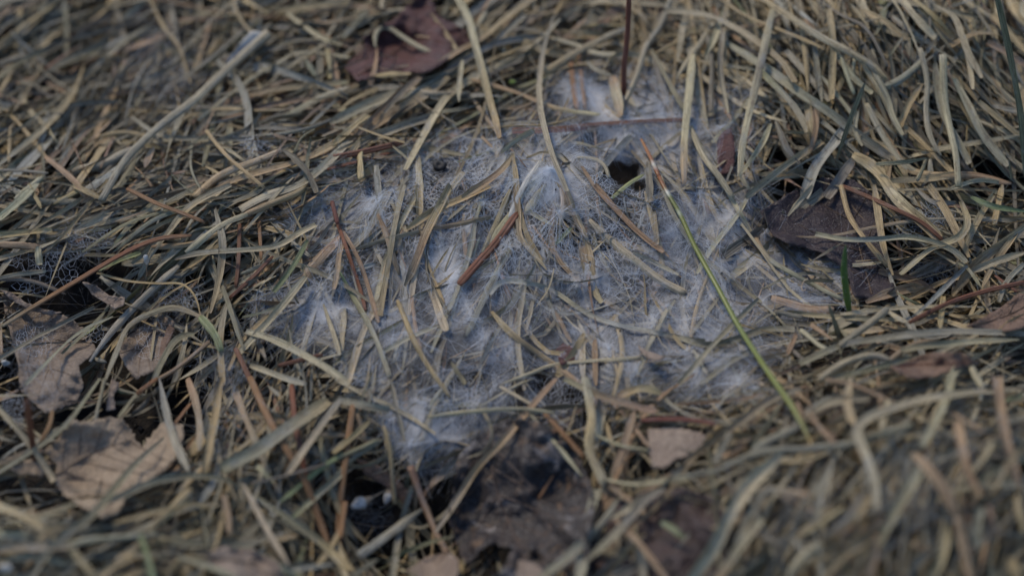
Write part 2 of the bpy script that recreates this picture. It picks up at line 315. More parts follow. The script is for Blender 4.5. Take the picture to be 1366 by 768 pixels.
# crop, colours, kind (b blade, n needle, h hollow stalk), width, height | centre line | label
TRACE = '''
A pg h 44 T5|1060,130 900,270 760,400 640,490 560,560 480,650 400,790|@sheath pale grey hollow stalk with a torn white sheath at its tip
A s b 22 T2|575,-40 640,100 700,180 730,260 750,330
A g b 25|660,-30 690,100 700,190
A pd b 26|460,-30 465,60 510,210
A p b 34|580,-10 530,40 480,90
A s b 32|460,-20 410,40 350,100
A s b 26|260,90 150,200 95,300
A og b 28|470,160 330,215 200,270
A sg b 30 T2|335,245 290,360 200,480 120,550 -40,680
A st b 26|500,210 450,370 390,500 370,610
A s b 35|-30,185 150,60 250,-20
A sp b 42|-20,200 80,130 190,30
A o b 24|250,-20 265,150 255,240
A s b 20 T2|920,-20 940,60 1000,140 1050,165
A ts b 26|825,90 790,210 770,280
A s b 22|915,85 850,170 820,220
A s b 20|780,85 900,60 960,65
A p b 22|1130,50 1190,100 1270,150 1350,178
A ts b 26|1190,102 1359,82 1470,60
A p b 18|1140,210 1250,210 1380,228
A s b 24|1290,190 1300,310
A p b 24 T1|1130,230 1000,300 880,390 780,475
A s b 18|900,320 960,355 1025,385
A t b 26|860,475 1000,430 1150,400 1370,388
A to b 30|960,378 1110,350 1370,325
A op b 36|1110,468 1250,390 1380,345
A ugu b 18 T2|815,518 880,540 1040,535 1200,510 1380,445|thin grey blade sprung from a sharp fold, level above the straw bundle
A s h 20 T4|813,516 900,620 1040,738|bare straw folded over sharply at its top, hanging down rightwards
A sp h 42 T1|770,775 870,690 1000,640 1110,595
A ts b 36|790,775 950,700 1130,650 1240,610 1380,530
A s b 30|960,780 1100,680 1200,640 1380,505
A gp b 40 T2|1030,780 1160,740 1250,680 1380,555
A d b 30 T4|1110,590 1180,640 1220,700 1248,760|dark shrivelled blade curled downwards over the straw bundle
A o h 12 T5|1160,600 1190,540 1240,510
A g b 22|520,460 570,500 650,540 820,548
A s b 28|390,537 500,520 610,547
A s b 20|480,558 600,578 710,592
A pg b 40|270,668 400,650 500,600 570,575
A b b 45|330,760 420,690 510,645
A t b 30|180,615 260,680 340,775
A g b 18|-30,668 90,672 190,682
A p b 30|60,785 170,700
A t b 20|-20,370 60,400 140,445
A s b 22|20,435 110,530 185,625
A o b 36|420,785 500,690 560,585
A t b 34|605,580 570,660
A u h 18|-30,350 130,370 260,382
A u h 14|-20,245 140,340 210,395
A g b 25|-30,255 150,208
A s b 22|955,385 1015,515
A s b 28|930,-15 1055,55
A s b 32|1085,42 1200,30 1380,8
A D b 26|1200,230 1255,315
A g b 14|760,535 750,660 795,755
A s b 24|70,-20 85,120 60,190
A g b 26|260,420 350,400 470,400
A s b 22|40,500 35,640
A s b 20|330,640 365,580 440,540
B p b 22 T3|150,185 148,125 190,100 250,140 330,190 440,225|pale hooked blade curled over the red-brown leaf
B s b 22 T3|368,52 420,120 475,205
B ppst b 33 T5|460,-40 515,70 540,170 570,280 595,380 625,480 640,545|long pale blade ending in an orange tip above the silk
B p b 28|592,28 570,70 545,125
B gppg b 26 T5|855,60 815,180 800,290 797,400 820,520 850,620 905,755|very long thin pale blade running down onto the web centre
B R n 26 u|1130,375 1130,270 1145,130 1150,-30|dark red pine needle standing up out of a torn sheath
B tpt b 46 T3|1118,458 1100,380 1085,300|torn tan sheath gripping the foot of the dark red needle
B t n 28 T1|918,220 930,330 945,432|broad orange-brown needle pressed into the upper film
B t n 20 T1|952,215 965,330 978,432|slim orange-brown needle beside the broad one in the upper film
B r n 26 T1|690,512 850,510 1050,490 1390,472|long rusty needle lying level across the top of the web
B R n 14 T1|690,524 850,521 985,507|thin dark red needle just under the long level one
B r n 28|-40,625 120,595 260,560
B r n 20|-40,668 120,628 240,592
B s b 12 T2|590,505 700,495 840,490 945,458
B ttp b 24 T2|530,315 700,360 830,415 900,435 1035,450|tan blade turning pale, slung below the rusty needles onto the film
B bg b 30 T2|340,335 480,250 600,180 720,150 815,140
B dtss b 32 T3|185,445 250,370 360,280 480,200 560,160 680,60 800,-20|broad straw blade with a burnt dark lower tip beside the red-brown leaf
B g b 32|240,402 380,320 480,262
B p b 40 T1|270,670 350,520 420,400 500,330 710,215
B p b 45|-30,485 100,420 235,368
B s b 35|-20,575 60,505 125,455
B s b 16 T3|75,500 180,540 265,562
B s b 18 T1|-20,390 150,300
B s b 26 T2|145,298 250,290 355,285
B pg b 40|-30,622 100,560 250,500 385,460
B p b 24 T4|492,238 480,330 480,402|short pale upright blade in front of the straw bundle
B t b 25|70,212 102,178
B p b 26 T2|845,148 950,180 1020,210 1135,215
B t b 22|880,170 930,120 985,75
B s b 24|950,108 1060,100 1160,105
B sg b 34 T3|815,285 950,200 1060,140 1160,105
B s b 34|570,275 700,220 810,188
B u h 12 T2|590,300 730,240
B p b 30 T1|890,65 1000,10 1130,10 1380,30
B pg b 28 T4|1140,395 1180,300 1220,180 1280,100 1315,-20|pale blade rising in a curve behind the dark red needle
B o b 22 T3|1238,195 1300,310 1370,440
B s b 20 T2|1175,-20 1200,80 1217,165
B Y b 24|1080,780 1150,720 1205,688
B bp b 34 T1|1030,700 1060,640 1155,538
B p b 22 T1|945,622 1000,625 1050,642 1070,700
B p b 30 T2|645,605 690,560 775,513
B p b 26 T1|690,600 700,700 712,780
B sts b 35 T2|490,778 600,710 660,660 692,608
B s b 42 T2|85,595 92,705
B p b 34|320,615 330,780
B p b 30|425,775 500,680
B t b 14 T2|568,538 612,582
B d b 32 T2|1222,640 1230,700 1233,785|dark brown flat stub standing in the film beside the hole
B b b 40|735,775 805,695
B g b 18|868,575 945,508
B o b 24|415,80 445,-20
B p b 20|185,-20 175,40 285,36
B s b 22 T2|1380,140 1250,212
B p b 30 T2|1340,245 1365,80
B t b 16|688,442 785,398
B g b 28|560,205 640,150 740,60
B s b 26|610,50 520,150
B s b 30|0,110 90,60 200,40
B o b 28|20,150 120,40
B s b 24|0,440 60,395 160,350
B g b 30|60,360 180,345 300,350
B p b 26|260,350 400,370 520,365
B g b 24|640,110 660,220
B s b 26|1010,130 1120,60 1230,40
B g b 22|980,240 1010,270 1080,300
C gs b 34 T6|-60,42 100,60 200,100 300,160 400,240 455,325|broad grey-straw blade arching over the tuft towards the web
C s b 16 T5|150,-15 260,60 380,110 480,150 575,192
C sgs b 36 T6|310,-20 450,70 550,140 680,210 760,260 815,312|broad tan blade arching down across the middle of the tuft
C gggd b 42 T3|180,168 280,230 400,310 480,370 600,450 700,530 840,625|wide grey blade streaked dark, sloping down behind the dark green blade
C pdpp b 36 T7|368,35 340,160 310,300 280,420 250,560 238,695|long pale blade with a black joint, hanging from the tuft
C sdp b 28 T5|192,-20 170,150 160,280 192,445
C ppt b 36 T3|52,215 35,400 20,560 20,725|pale stalk browning to its foot, standing at the edge of the web
C p b 30 T2|-10,310 50,210 140,90
C Ygs b 28 T7|316,275 380,340 430,390 480,460 502,522|short blade fresh green at the top and straw below, on the tuft
C D b 24 u|620,628 650,540 690,430 732,328|dark green pointed blade standing against the pale tuft
C D b 28 u|1365,700 1350,480 1320,300 1290,150 1245,-40|tall dark green blade rising past the edge of the tuft
C p b 30 T8|1000,18 1080,60 1110,130 1140,210 1192,308|pale blade with a thin curled tip, bent over in front of the tuft
C s b 26 T4|910,-15 1000,60 1060,120
C p h 38 T7|1040,218 1045,380 1070,520 1092,620 1100,735|thick pale stalk hanging straight down the face of the tuft
C p b 30 T5|950,190 980,320 975,430 990,540 1032,612
C gp b 30 T4|1010,250 1030,430 1100,560 1145,645
C pg b 46 T4|1080,310 1140,420 1200,540 1295,655
C p b 26 T5|1120,140 1140,210 1156,352
C s b 26 T3|1180,400 1250,460 1360,555
C s b 32 T5|590,35 605,180 600,392
C s b 26 T3|480,88 500,220 510,365
C g b 30 T2|530,158 545,300 562,402
C p b 24 T4|640,220 660,290 692,372
C p b 18 T3|692,215 685,305
C p b 28 T4|718,248 800,380 882,545
C gp b 26 T5|758,265 820,380 840,460 882,532
C p b 36 T2|738,408 800,520 880,640 965,692
C s b 30 T2|838,458 930,540 1000,610 1075,682
C t b 30 T3|530,428 540,500 518,595
C p b 26 T3|702,438 690,520 722,575
C t b 30 T1|728,398 735,612
C s b 58 T3|685,608 760,650 820,720 865,790|broad straw blade bowed down to the dark purple leaf
C b b 54 T2|490,780 540,660 620,560 655,498|wide blue-grey blade fanning down beside the dark green blade
C u b 50 T2|580,780 650,680 692,618
C o b 22 T6|775,648 880,640 977,624
C o b 20 T5|977,624 960,670 938,715
C s b 34 T2|835,712 950,708 1085,688
C st b 40 T2|875,658 1000,690 1150,692 1310,722
C p b 20|130,562 210,480 275,388
C p b 28 T2|245,685 320,580 362,488
C ps b 34 T3|262,780 380,680 480,610 565,558
C p b 24 T2|240,695 292,768
C d b 38 T3|378,478 420,590 485,665
C p b 28 T2|45,498 100,620 160,700 215,780
C s b 18|388,520 515,522
C t b 18|328,540 405,542
C s b 18 T4|828,222 892,128
C g b 34 T2|785,355 880,310 965,238
C o b 14 u|1310,705 1298,630
C d h 14 T3|985,-20 990,145
C s b 22|-10,152 85,108
C s b 34 T3|1235,55 1290,120 1370,210
C t b 34 T3|1215,165 1290,210 1380,268
C s b 28 T3|675,15 750,115
C u b 18 T4|535,-15 640,60 740,110 822,262
C g b 24|418,-10 430,120 485,275
C g b 26|85,305 130,180
C d b 24 T2|112,135 130,250 125,445
C s b 32 T2|1060,190 1180,130 1290,150
C p b 36 T4|860,-20 930,70 1010,150
C s b 30 T4|1290,-20 1330,60 1380,110
C p b 28 T3|610,200 680,300 760,370
C g b 30 T2|420,200 500,290 590,400
C p b 26 T3|560,300 640,400 690,470
C s b 28 T3|860,520 900,420 960,330
C g b 32 T2|1230,420 1330,440
C s b 30 T2|1230,580 1160,490 1100,380
C s b 26 T2|760,540 850,620 900,700
C g b 28 T2|560,480 650,560 740,640
C p b 30 T3|180,40 140,150 100,220
C s b 26 T3|720,40 820,90 900,160
D tt n 22 T4|500,5 620,65 700,95 805,137|orange-tan needle slanting down across the green blades
D gtrt n 28 T4|8,548 150,460 300,370 480,265 620,205 755,190|very long rusty needle rising from the netted hollow
D D b 20 T3|60,512 200,430 330,350
D G b 26 T2|390,330 470,290 555,258
D gsg b 40 T3|595,275 680,160 760,70 910,-10
D p b 34 T4|735,260 800,200 880,140 975,104|pale blade crossing in front of the dark green blades
D ts b 30 T3|960,108 1080,60 1180,20 1210,-10
D pg b 42 T2|945,85 1050,30 1190,-5
D dgpp b 30 T5|690,282 740,270 800,258 1000,245 1100,230 1180,180 1245,148|long pale blade with a black tip, curving up onto the web
D gs b 36 T4|848,85 875,200 870,320 850,420 828,495
D g b 26|605,240 590,270 548,355
D s b 16 T3|380,338 500,370 640,380 720,380 770,430 790,505|thin pale blade bent over at its end above the green streaked one
D gb b 34 T3|705,308 620,380 500,500 430,580 355,685
D g b 18 T4|445,508 300,580 100,775
D ogot b 30 T4|405,780 460,640 500,550 580,500 680,470 760,495 840,530|olive blade arching over the rolled grey leaf
D G b 36 T4|788,508 840,570 872,645|bright green bruised blade tip among grey straw
D g b 20 T4|372,470 200,560 -30,690
D o b 20 T3|432,468 350,560 245,655
D t h 22 T3|825,608 700,710 585,775
D o b 30 T3|598,778 640,680 700,590 765,578
D gs b 34 T2|895,448 870,600 880,780
D o b 22 T4|870,375 920,520 962,645
D r n 26 T3|928,635 960,700 995,780
D r n 22 T2|900,442 1000,350 1075,272
D r n 22 T1|945,145 940,300 930,395
D t n 20 T1|1020,105 1030,285
D p b 34 T4|968,568 1080,600 1200,660 1300,720 1375,775|pale tapering blade pointing away from the web's lower edge
D pb b 30 T2|985,698 1120,750 1210,775
D p b 34 T3|935,668 1030,560 1110,470 1205,352
D r n 20 T4|1098,702 1185,680 1272,658
D D b 18 T2|955,512 1050,490 1155,438
D G b 22 T3|1078,412 1150,320 1212,208
D ttr b 52 T1|1195,375 1250,290 1345,185|broad brown blade sunk in the edge of the web
D R n 22 T3|1308,55 1332,145
D s b 26|1045,158 1175,192
D p b 22 T1|945,342 1060,300 1205,228
D p b 34 T3|-20,135 80,50 150,-15
D s b 20 T1|-20,70 150,100 275,122
D s b 26 T1|-20,190 205,168
D t b 34 T2|-25,225 80,228 155,235
D p b 34 T3|148,232 156,305
D s b 30 T2|285,-10 405,48
D g b 30 T1|148,242 285,188
D p b 34 T2|295,172 445,92
D s b 20 T2|112,-15 165,85
D o b 22 T2|325,255 480,150 620,100 745,68
D D b 22 T3|445,255 600,130 745,78
D o b 18|720,242 760,170 855,158
D o b 12 T3|838,268 850,330 873,375
D ts b 26 T2|595,235 750,222 865,178
D t b 26 T1|1350,198 1330,320 1318,402
D g b 24|180,330 90,340 -20,360
D u b 22|-20,360 120,365 260,420
D s b 22 T2|1060,500 960,600 900,720
D g b 26|300,650 420,690
D g b 30 T1|60,20 180,60 320,50
D s b 26 T1|200,70 330,0
D g b 24 T1|700,140 600,230 520,300
D s b 24 T1|930,180 820,260 720,330
D t b 20|640,440 560,540
D g b 20 T2|1140,560 1160,660 1200,760
D p b 24 T2|1275,460 1310,560 1340,660
E rr n 38 T|480,382 560,290 640,200 712,98|thick flat-ended red needle lying on the middle of the web
E gptp b 26 T|45,255 180,210 350,170 480,145 605,118|pale blade with an orange band, lying across the web
E dtss b 36 T|265,388 310,290 350,180 400,80 445,-10|straw blade with a brown foot, leaning beside the red needle
E s b 34 T|275,165 380,90 480,50 600,-5
E ts b 26|262,150 190,330 158,525
E gs b 26 T|262,-10 230,130 200,300 168,505
E s b 40|320,-10 320,125
E s b 24|198,28 240,110 272,175
E g b 34|205,15 120,170 55,235
E td b 28 T|160,105 200,200 245,345
E d b 14 T|360,185 350,330 400,430 445,505
E p b 38 T|368,398 430,565
E t b 22|498,165 512,315
E gs b 34 T|575,258 640,120 685,10
E p b 40|820,-10 740,105
E tp b 26 T|698,-10 715,100 720,200 800,290 825,325
E p b 20|712,58 780,110 855,152
E g b 28|645,298 600,390 508,585
E o b 20|682,238 625,345
E tg b 30 T|888,-10 930,110 970,190 992,222
E tp b 36 T|958,218 985,330 1020,420 1042,455
E p b 40 T|995,125 1080,210 1180,290 1280,370 1370,415|long pale blade veiled by silk, running down through the web
E t b 26 T|1015,-10 1100,90 1200,190 1285,255
E wpwp b 24 T|600,420 640,372 720,370 840,400 930,460 1010,510 1120,545 1250,570 1370,595 1450,600|whitish silk-coated blade curving along the fold of the web
E st b 30 T|608,488 680,570 770,640 840,690 960,775
E p b 22 T|645,775 760,730 850,695 1000,680 1195,668
E s b 40 T|972,575 930,660 865,745
E p b 32|965,598 970,780
E t b 28 T|1015,598 1020,780
E t b 22|858,488 922,612
E r n 20 T|-5,125 40,250 90,400 112,485
E Gogg b 28 T|10,335 60,430 100,500 150,600 205,745|slim blade green at the top, leaning on the web beside a rusty needle
E t h 20|292,428 310,560 332,662
E d b 34|442,565 400,650 378,775
E p b 22|175,652 290,590 405,545
E s b 20|-15,700 60,640 255,528
E p b 34|38,775 100,580 175,435
E p b 30|30,475 18,645
E t b 18|770,150 855,265
E p b 20|748,560 772,445
E Y b 20|858,225 922,158
E o b 24 T|448,688 505,775
E s b 24|1250,95 1262,225
E D b 16|562,195 528,285
E p b 22|1165,255 1345,345
E p b 24|520,320 470,430 440,560
E b b 26|150,300 60,330
E g b 24|560,700 610,600 650,540
E s b 22|1080,640 1110,760
E p b 22|1300,480 1220,640
F tgog h 28 T|302,203 350,280 430,330 540,390 645,442|jointed tan stalk lying across the web's thin edge
F uoo b 24 T|163,338 250,400 340,470 425,555|olive blade tapering to a purple point over the silk
F dugu b 46 T|175,268 290,190 400,130 500,70 595,-5|broad grey mottled blade resting on the dark purple leaf
F p b 28 T4|428,112 470,60 525,-8
F tp b 18 T3|358,190 540,195 650,180 800,150 1000,125 1255,130
F pbpg b 26 T6|538,183 650,205 780,205 900,195 1020,220 1100,260 1132,295|pale twisted blade arching over the dark purple leaf's end
F b b 24 T6|1135,305 1060,380 980,460 915,512|blue-grey tip of a bent blade pointing down to the dark pit
F s b 34 T4|768,-10 790,150 810,250 842,345
F s b 26 T4|640,-10 670,110 740,210 825,315
F ps b 58 T3|795,-15 880,70 960,140 1025,205|widest pale blade sloping down beside the dark purple leaf
F r n 22 T4|645,-5 750,40 860,90 960,140 1045,213|rusty needle sloping across the pale blades by the dark pit
F s b 36 T3|982,-10 1050,90 1100,190 1142,275
F sp b 34 T5|1110,55 1138,140 1100,200 1000,240 875,345|straw blade folded back on itself above the dark pit
F GG b 26 T6|1150,38 1220,70 1290,85 1380,97|green blade lying level at the end of the straw tangle
F s b 30 T2|1275,-10 1240,155
F s b 46 T3|1380,150 1260,230 1170,300 1075,425
F p b 34 T4|1145,333 1250,290 1380,252
F o b 18 T5|1098,298 1135,315 1192,395
F t b 40 T2|788,328 900,360 1015,412
F ts b 50 T2|735,452 850,410 965,388
F r n 22 T4|905,533 1050,460 1200,410 1380,370|long rusty needle slanting up from the straw mat to the picture's edge
F r n 18 T3|1245,348 1335,415
F s b 30 T2|1042,428 1028,555
F t b 44 T1|365,430 500,470 610,482
F p b 24 T2|425,490 600,510 880,522
F p b 24 T3|635,502 800,480 1000,470 1135,470
F o b 30 u|632,595 610,530 588,468
F ogg b 34 T5|475,695 640,620 760,600 1000,570 1200,570 1385,580|long grey-green blade sweeping level over the lower straw mat
F p b 34 T5|825,478 720,560 632,625
F p b 28 T4|798,478 892,532
F p b 34 T6|555,755 650,690 760,660 835,682
F o b 28 T5|575,755 700,730 850,690 940,658
F p b 30 T5|872,642 1000,620 1340,598
F p b 40 T5|1050,790 1105,695
F p b 40 T5|1195,790 1148,695
F p b 26 T4|478,558 550,620 595,642
F t b 24 T3|518,538 605,602
F g b 22 T2|378,488 490,512
F gog b 30 T|-20,585 100,620 220,600 330,560 455,560
F p b 18|48,578 155,435
F p b 28|58,638 112,735
F o b 26 T1|85,775 200,690 285,638
F t b 22 T2|462,578 428,655
F u b 24 T2|428,618 515,705
F d b 14 T3|662,208 590,250 505,302
F s b 30 T3|1250,10 1180,120 1120,250
F g b 28 T2|930,0 1000,60 1090,60
F s b 28 T3|1330,180 1240,300 1190,400
F p b 24 T3|1060,10 1180,-30 1260,-20
F s b 24 T2|900,440 1020,380 1120,350
F g b 26 T3|1359,300 1290,370 1260,450
F t b 30 T4|820,690 920,620 1020,600
F s b 24 T4|1200,640 1290,540 1359,500
F o b 26 T3|700,640 640,560
G r n 30 u|138,312 120,190 105,72|flat rusty needle standing upright before the crumbled leaf
G t n 22 T3|207,118 195,180 158,242
G p b 32 T5|-25,85 80,200 170,320 212,395
G go b 22 T5|-20,370 150,260 270,160 395,-10
G og b 18 T5|412,-10 390,90 372,165
G bg b 36 T6|628,-10 660,150 700,260 742,355|blue-green blade sloping down over the crumbled tan leaf
G gog b 34 T6|645,225 540,320 430,450 350,540 220,640 120,780
G go b 34 T6|385,492 480,450 600,400 720,375 860,380 965,422
G t n 34 T4|985,-15 1060,150 1130,270 1200,390 1250,520 1295,645|longest orange needle, sloping steeply down through the lower grass
G r n 28 T2|1150,15 1160,140 1190,300 1222,455
G s b 34 T4|872,-15 850,130 820,260 798,375
G tg b 34 T5|738,-10 780,120 786,272
G ogs b 60 T5|872,345 1000,280 1130,190 1295,78|very broad olive blade browning at its lower end
G pg b 36 T5|1125,375 1230,230 1345,65
G tg b 34 T2|928,45 980,170 1062,362
G G b 22 T4|1105,475 1230,370 1365,275
G Gpp b 28 T4|1155,535 1260,440 1370,342
G o b 26 T3|1258,215 1300,400 1365,595
G p b 30 T7|958,405 1020,530 1070,620 1135,725|pale blade poking out of the tangle towards the bottom
G ps b 34 T6|1005,452 1130,540 1270,640 1370,748
G t n 30 T5|1362,475 1340,625
G ps b 36 T6|-30,482 100,530 180,590 235,632
G s b 50 T4|755,428 660,520 575,598
G pg b 30 T6|225,645 400,620 620,600
G s b 28 T5|598,625 700,630 825,642
G s b 24 T4|445,562 600,520 740,490 865,490
G s b 34 T6|265,645 330,720 390,785
G s b 50 T5|555,635 480,700 390,785
G GG b 34 T7|548,598 580,680 605,790|bright green blade in the blurred grass along the bottom
G s b 24 T3|805,335 700,445
G t n 22 T4|620,-10 538,52
G o b 20 T4|540,50 468,142
G t n 20 T4|752,88 678,182
G pp b 40 T6|-30,598 110,612
G pg b 34 T6|-30,662 150,655 305,650
G u h 16 T5|995,402 1100,380 1285,328
G t b 30 T4|880,445 900,520 906,605
G s b 26 T5|1035,642 1185,602
G b b 34 T6|1145,745 1305,718
G s b 26 T6|470,790 610,725
G g b 30 T5|30,700 130,690 260,720
G s b 30 T6|120,650 200,580 330,550
G p b 26 T6|700,690 850,740 960,790
G s b 28 T5|1240,740 1300,660 1359,560
G g b 26 T3|1100,60 1060,20
G p b 26 T4|1080,400 1010,330
G o b 26 T6|20,560 150,540 300,480
G s b 26 T6|330,790 420,740 540,690
G s b 24 T5|640,768 720,700 830,700
H tsg b 32 T5|865,-10 740,130 650,240 550,340 470,470 388,595|long straw blade slanting across the dark blotched leaf
H p b 20 T6|355,142 480,125 600,115 720,110 855,126|pale level blade above the dark blotched leaf
H p b 22 T5|755,125 850,230 965,375
H t n 26 T4|815,125 900,220 975,305
H gsg b 42 T5|978,-15 1000,150 990,260 1055,405
H t b 34 T4|1172,115 1130,250 1085,365
H t b 22 T4|1158,168 1225,255
H p b 16 T5|1012,208 1120,255 1225,270
H R n 24 T4|1198,155 1300,150 1410,155 1495,170|short red needle lying level above the tan leaf scrap
H oR b 34 T4|895,-8 1020,50 1140,90 1255,122
H p b 22 T|-10,-5 100,50 250,120 385,208
H p b 26 T|208,-10 240,130 267,245
H g b 34 T2|15,78 130,100 205,112
H t n 30 T3|62,95 40,260 15,450 3,630
H t b 22 T2|78,125 122,265
H s b 26 T4|-15,285 60,220 128,158
H o b 22 T4|-15,310 80,265 165,228
H o b 22 T3|-15,382 80,290 175,232
H s b 22 T3|182,175 210,280 226,485
H rt h 34 T3|288,335 340,480 400,620 435,678|rusty brown stalk leaning into the dark pit
H bp b 42 T6|85,688 190,610 335,505|pale flat blade over the dark pit at the bottom
H g b 30 T5|292,415 250,560 215,785
H Go b 20 T5|195,705 320,650 460,608
H og b 45 T6|790,785 900,700 965,635
H g b 34 T5|955,655 1060,540 1105,462
H og b 40 T6|980,710 1100,600 1200,480 1290,425
H p b 36 T5|1045,388 1180,410 1380,378
H p b 34 T5|1075,545 1180,480 1290,425
H t b 26 T4|1055,398 1130,450 1218,528
H t b 24 T5|1095,545 1200,650 1300,785
H G b 30 T4|1275,555 1320,580 1368,615|small green leaf tip before the dark reddish leaf
H g b 24 T5|1370,330 1245,445
H tso b 40 T2|1105,62 1200,30 1275,48
H p b 16 T4|515,302 590,270 610,190 565,105
H p b 16|555,102 700,20 770,-10
H p b 30 T5|-10,630 65,750
H p b 26 T5|-15,690 50,785
H t n 14 T2|788,472 852,368
H g b 52 T4|1025,425 990,560 955,790
H g b 24|420,20 360,110
H p b 20 T1|640,20 780,100
H s b 26 T4|-10,470 40,560 120,640
H g b 24 T5|60,768 160,700
H s b 22 T3|1090,290 1060,160
I pp b 60 T9|405,285 300,380 220,490 140,640 30,790|very broad pale blade, blurred, leaning out towards the bottom
I pg b 44 T8|1210,38 1050,60 900,90 760,140 700,190 740,300 770,400 772,500|wide grey blade arched over at a bend, blurred in the near mound
I p b 34 T8|1085,-15 1030,120 955,260
I t b 54 T9|925,285 1010,370 1060,460 1105,545|broad orange-brown blade on the near mound, blurred
I ps b 50 T8|958,330 900,430 840,530 785,650
I p b 40 T6|495,155 560,100 640,75 750,70
I ps b 45 T6|680,-15 660,90 692,178
I t h 22 T6|580,-5 700,20 855,92
I sg b 34 T5|-20,355 120,240 240,160 350,80 480,28
I g b 34 T6|-40,388 150,350 250,300 350,270 500,265 700,240 910,165
I og b 40 T6|275,295 360,230 480,175
I g b 34 T5|135,325 205,195
I o b 22 T4|402,88 285,258
I tp b 40 T8|150,785 240,650 325,545
I ggt b 36 T7|300,562 320,450 370,425 515,452
I o b 28 T7|728,222 850,190 925,168
I p b 34 T7|1250,172 1380,138
I t b 50 T8|1250,-15 1270,150 1310,330 1345,425
I t b 45 T9|1098,535 1130,680 1155,790
I g b 40 T8|1182,495 1168,655
I t b 45 T8|1098,155 1130,350 1185,455
I G b 30 T8|1125,365 1195,465
I t b 45 T8|748,785 782,595
I u b 30 T7|555,625 660,540 725,435
I s b 26 T7|495,605 655,495
I t b 24 T7|915,638 1055,705
I u b 26 T6|295,588 435,655
I g b 34 T7|445,615 515,705
I t b 30 T8|1218,485 1245,605
I s b 36 T8|1328,445 1365,610
I s b 45 T9|1305,695 1340,790
I t b 18 T1|-10,90 250,70 335,48
I t b 24 T4|465,78 492,205
I t b 30 T7|1078,128 1205,205
I p b 30 T7|825,75 795,190
I s b 34 T8|560,790 640,690 760,620
I g b 36 T8|880,790 960,690 1050,640
I p b 30 T8|1240,240 1180,330 1100,400
I s b 40 T9|990,790 1040,680 1060,560
I g b 34 T7|600,330 560,430 540,560
I s b 30 T7|830,330 760,440 690,560
I s b 34 T8|1359,250 1290,330 1230,440
I p b 34 T9|420,790 470,700 560,640
I g b 34 T7|210,700 260,560 300,480
I t b 30 T7|620,250 560,190 520,120
W ps b 10 T|724,168 738,205 755,250 770,290 785,330 797,388|pale blade running down from the hole side through the web's middle
W t b 7 T|776,222 795,252 825,285 860,315 892,342
W s b 8 T|684,205 690,245 691,270 702,312 722,348
W pg b 8 T2|905,512 960,450 1012,398|straight pale blade half veiled beside the yellow-green stalk's foot
W p b 8 T|921,168 940,210 965,245 990,290 1010,322|pale thin stem dropping across the web's upper right
W s b 7 T|560,296 570,350 592,404
W gp b 10 T|706,235 690,270 668,300 640,345
W w b 13 T|722,215 700,250 682,290
W wp b 9 T|735,215 752,262 748,300
W g b 8|880,235 900,290 940,345 975,372
W p b 8|1008,240 985,285 950,330 930,365
W s b 9|860,255 880,330 884,380
W p b 9|560,250 520,330 500,410 480,470
W p b 9|600,260 560,340 545,420
W g b 8|640,270 620,360 575,470
W s b 8 T|530,400 560,470 600,530
W p b 9|700,380 690,450 700,520
W s b 8|820,420 830,470 818,530
W p b 9|900,400 870,450 850,500
W s b 7|960,330 930,410 920,470
W p b 8|620,470 585,530 560,590
W t b 7 T|452,300 480,350 505,430
'''

MARKS = [(540, 55, 'the red-brown leaf'), (587, 222, 'the black dropping'), (828, 232, 'the hole in the web'), (300, 100, 'the white-sheathed stalk'), (650, 330, 'the flat red needle'),
         (970, 410, 'the yellow-green stalk'), (1085, 280, 'the purple-brown leaf'), (1129, 365, 'the short green shoot'), (150, 600, 'the crumbled tan leaf'), (680, 650, 'the blotched dark leaf'),
         (893, 592, 'the tan leaf scrap'), (483, 672, 'the white bud'), (60, 365, 'the netted hollow'), (197, 740, 'the bright green blade'), (50, 480, 'the torn grey leaf'), (1350, 110, 'the tall green blade'),
         (1125, 160, 'the dark green blade'), (835, 165, 'the long level needle'), (1300, 440, 'the curled brown leaf'), (315, 745, 'the pinkish leaf'), (980, 670, 'the broad pale blurred blade'),
         (1240, 370, 'the dark pit'), (205, 245, 'the orange-tan needle'), (1230, 670, 'the orange blurred blade'), (740, 385, 'the silk-coated blade'), (138, 385, 'the shrivelled scrap'), (430, 420, 'the blue-grey silk patch'),
         (835, 60, 'the dark red needle'), (280, 400, 'the bruised green tip'), (1090, 60, 'the tuft'), (900, 725, 'the reddish leaf'), (300, 210, 'the folded straw'), (410, 220, 'the black curled blade'), (560, 560, 'the lower tongue of web'),
         (720, 235, 'the white silk star'), (1220, 490, 'the crinkled brown leaf'), (480, 620, 'the black pit'), (345, 590, 'the broad olive blade'), (400, 600, 'the longest orange needle'), (1180, 560, 'the wide arched blade')]
CNAME = {'s': 'straw', 'p': 'pale', 'g': 'grey', 'o': 'olive', 't': 'tan', 'r': 'rusty', 'R': 'red', 'd': 'dark brown', 'b': 'blue-grey', 'G': 'green', 'D': 'dark green', 'Y': 'yellow-green', 'w': 'white', 'k': 'black', 'u': 'purple-brown'}
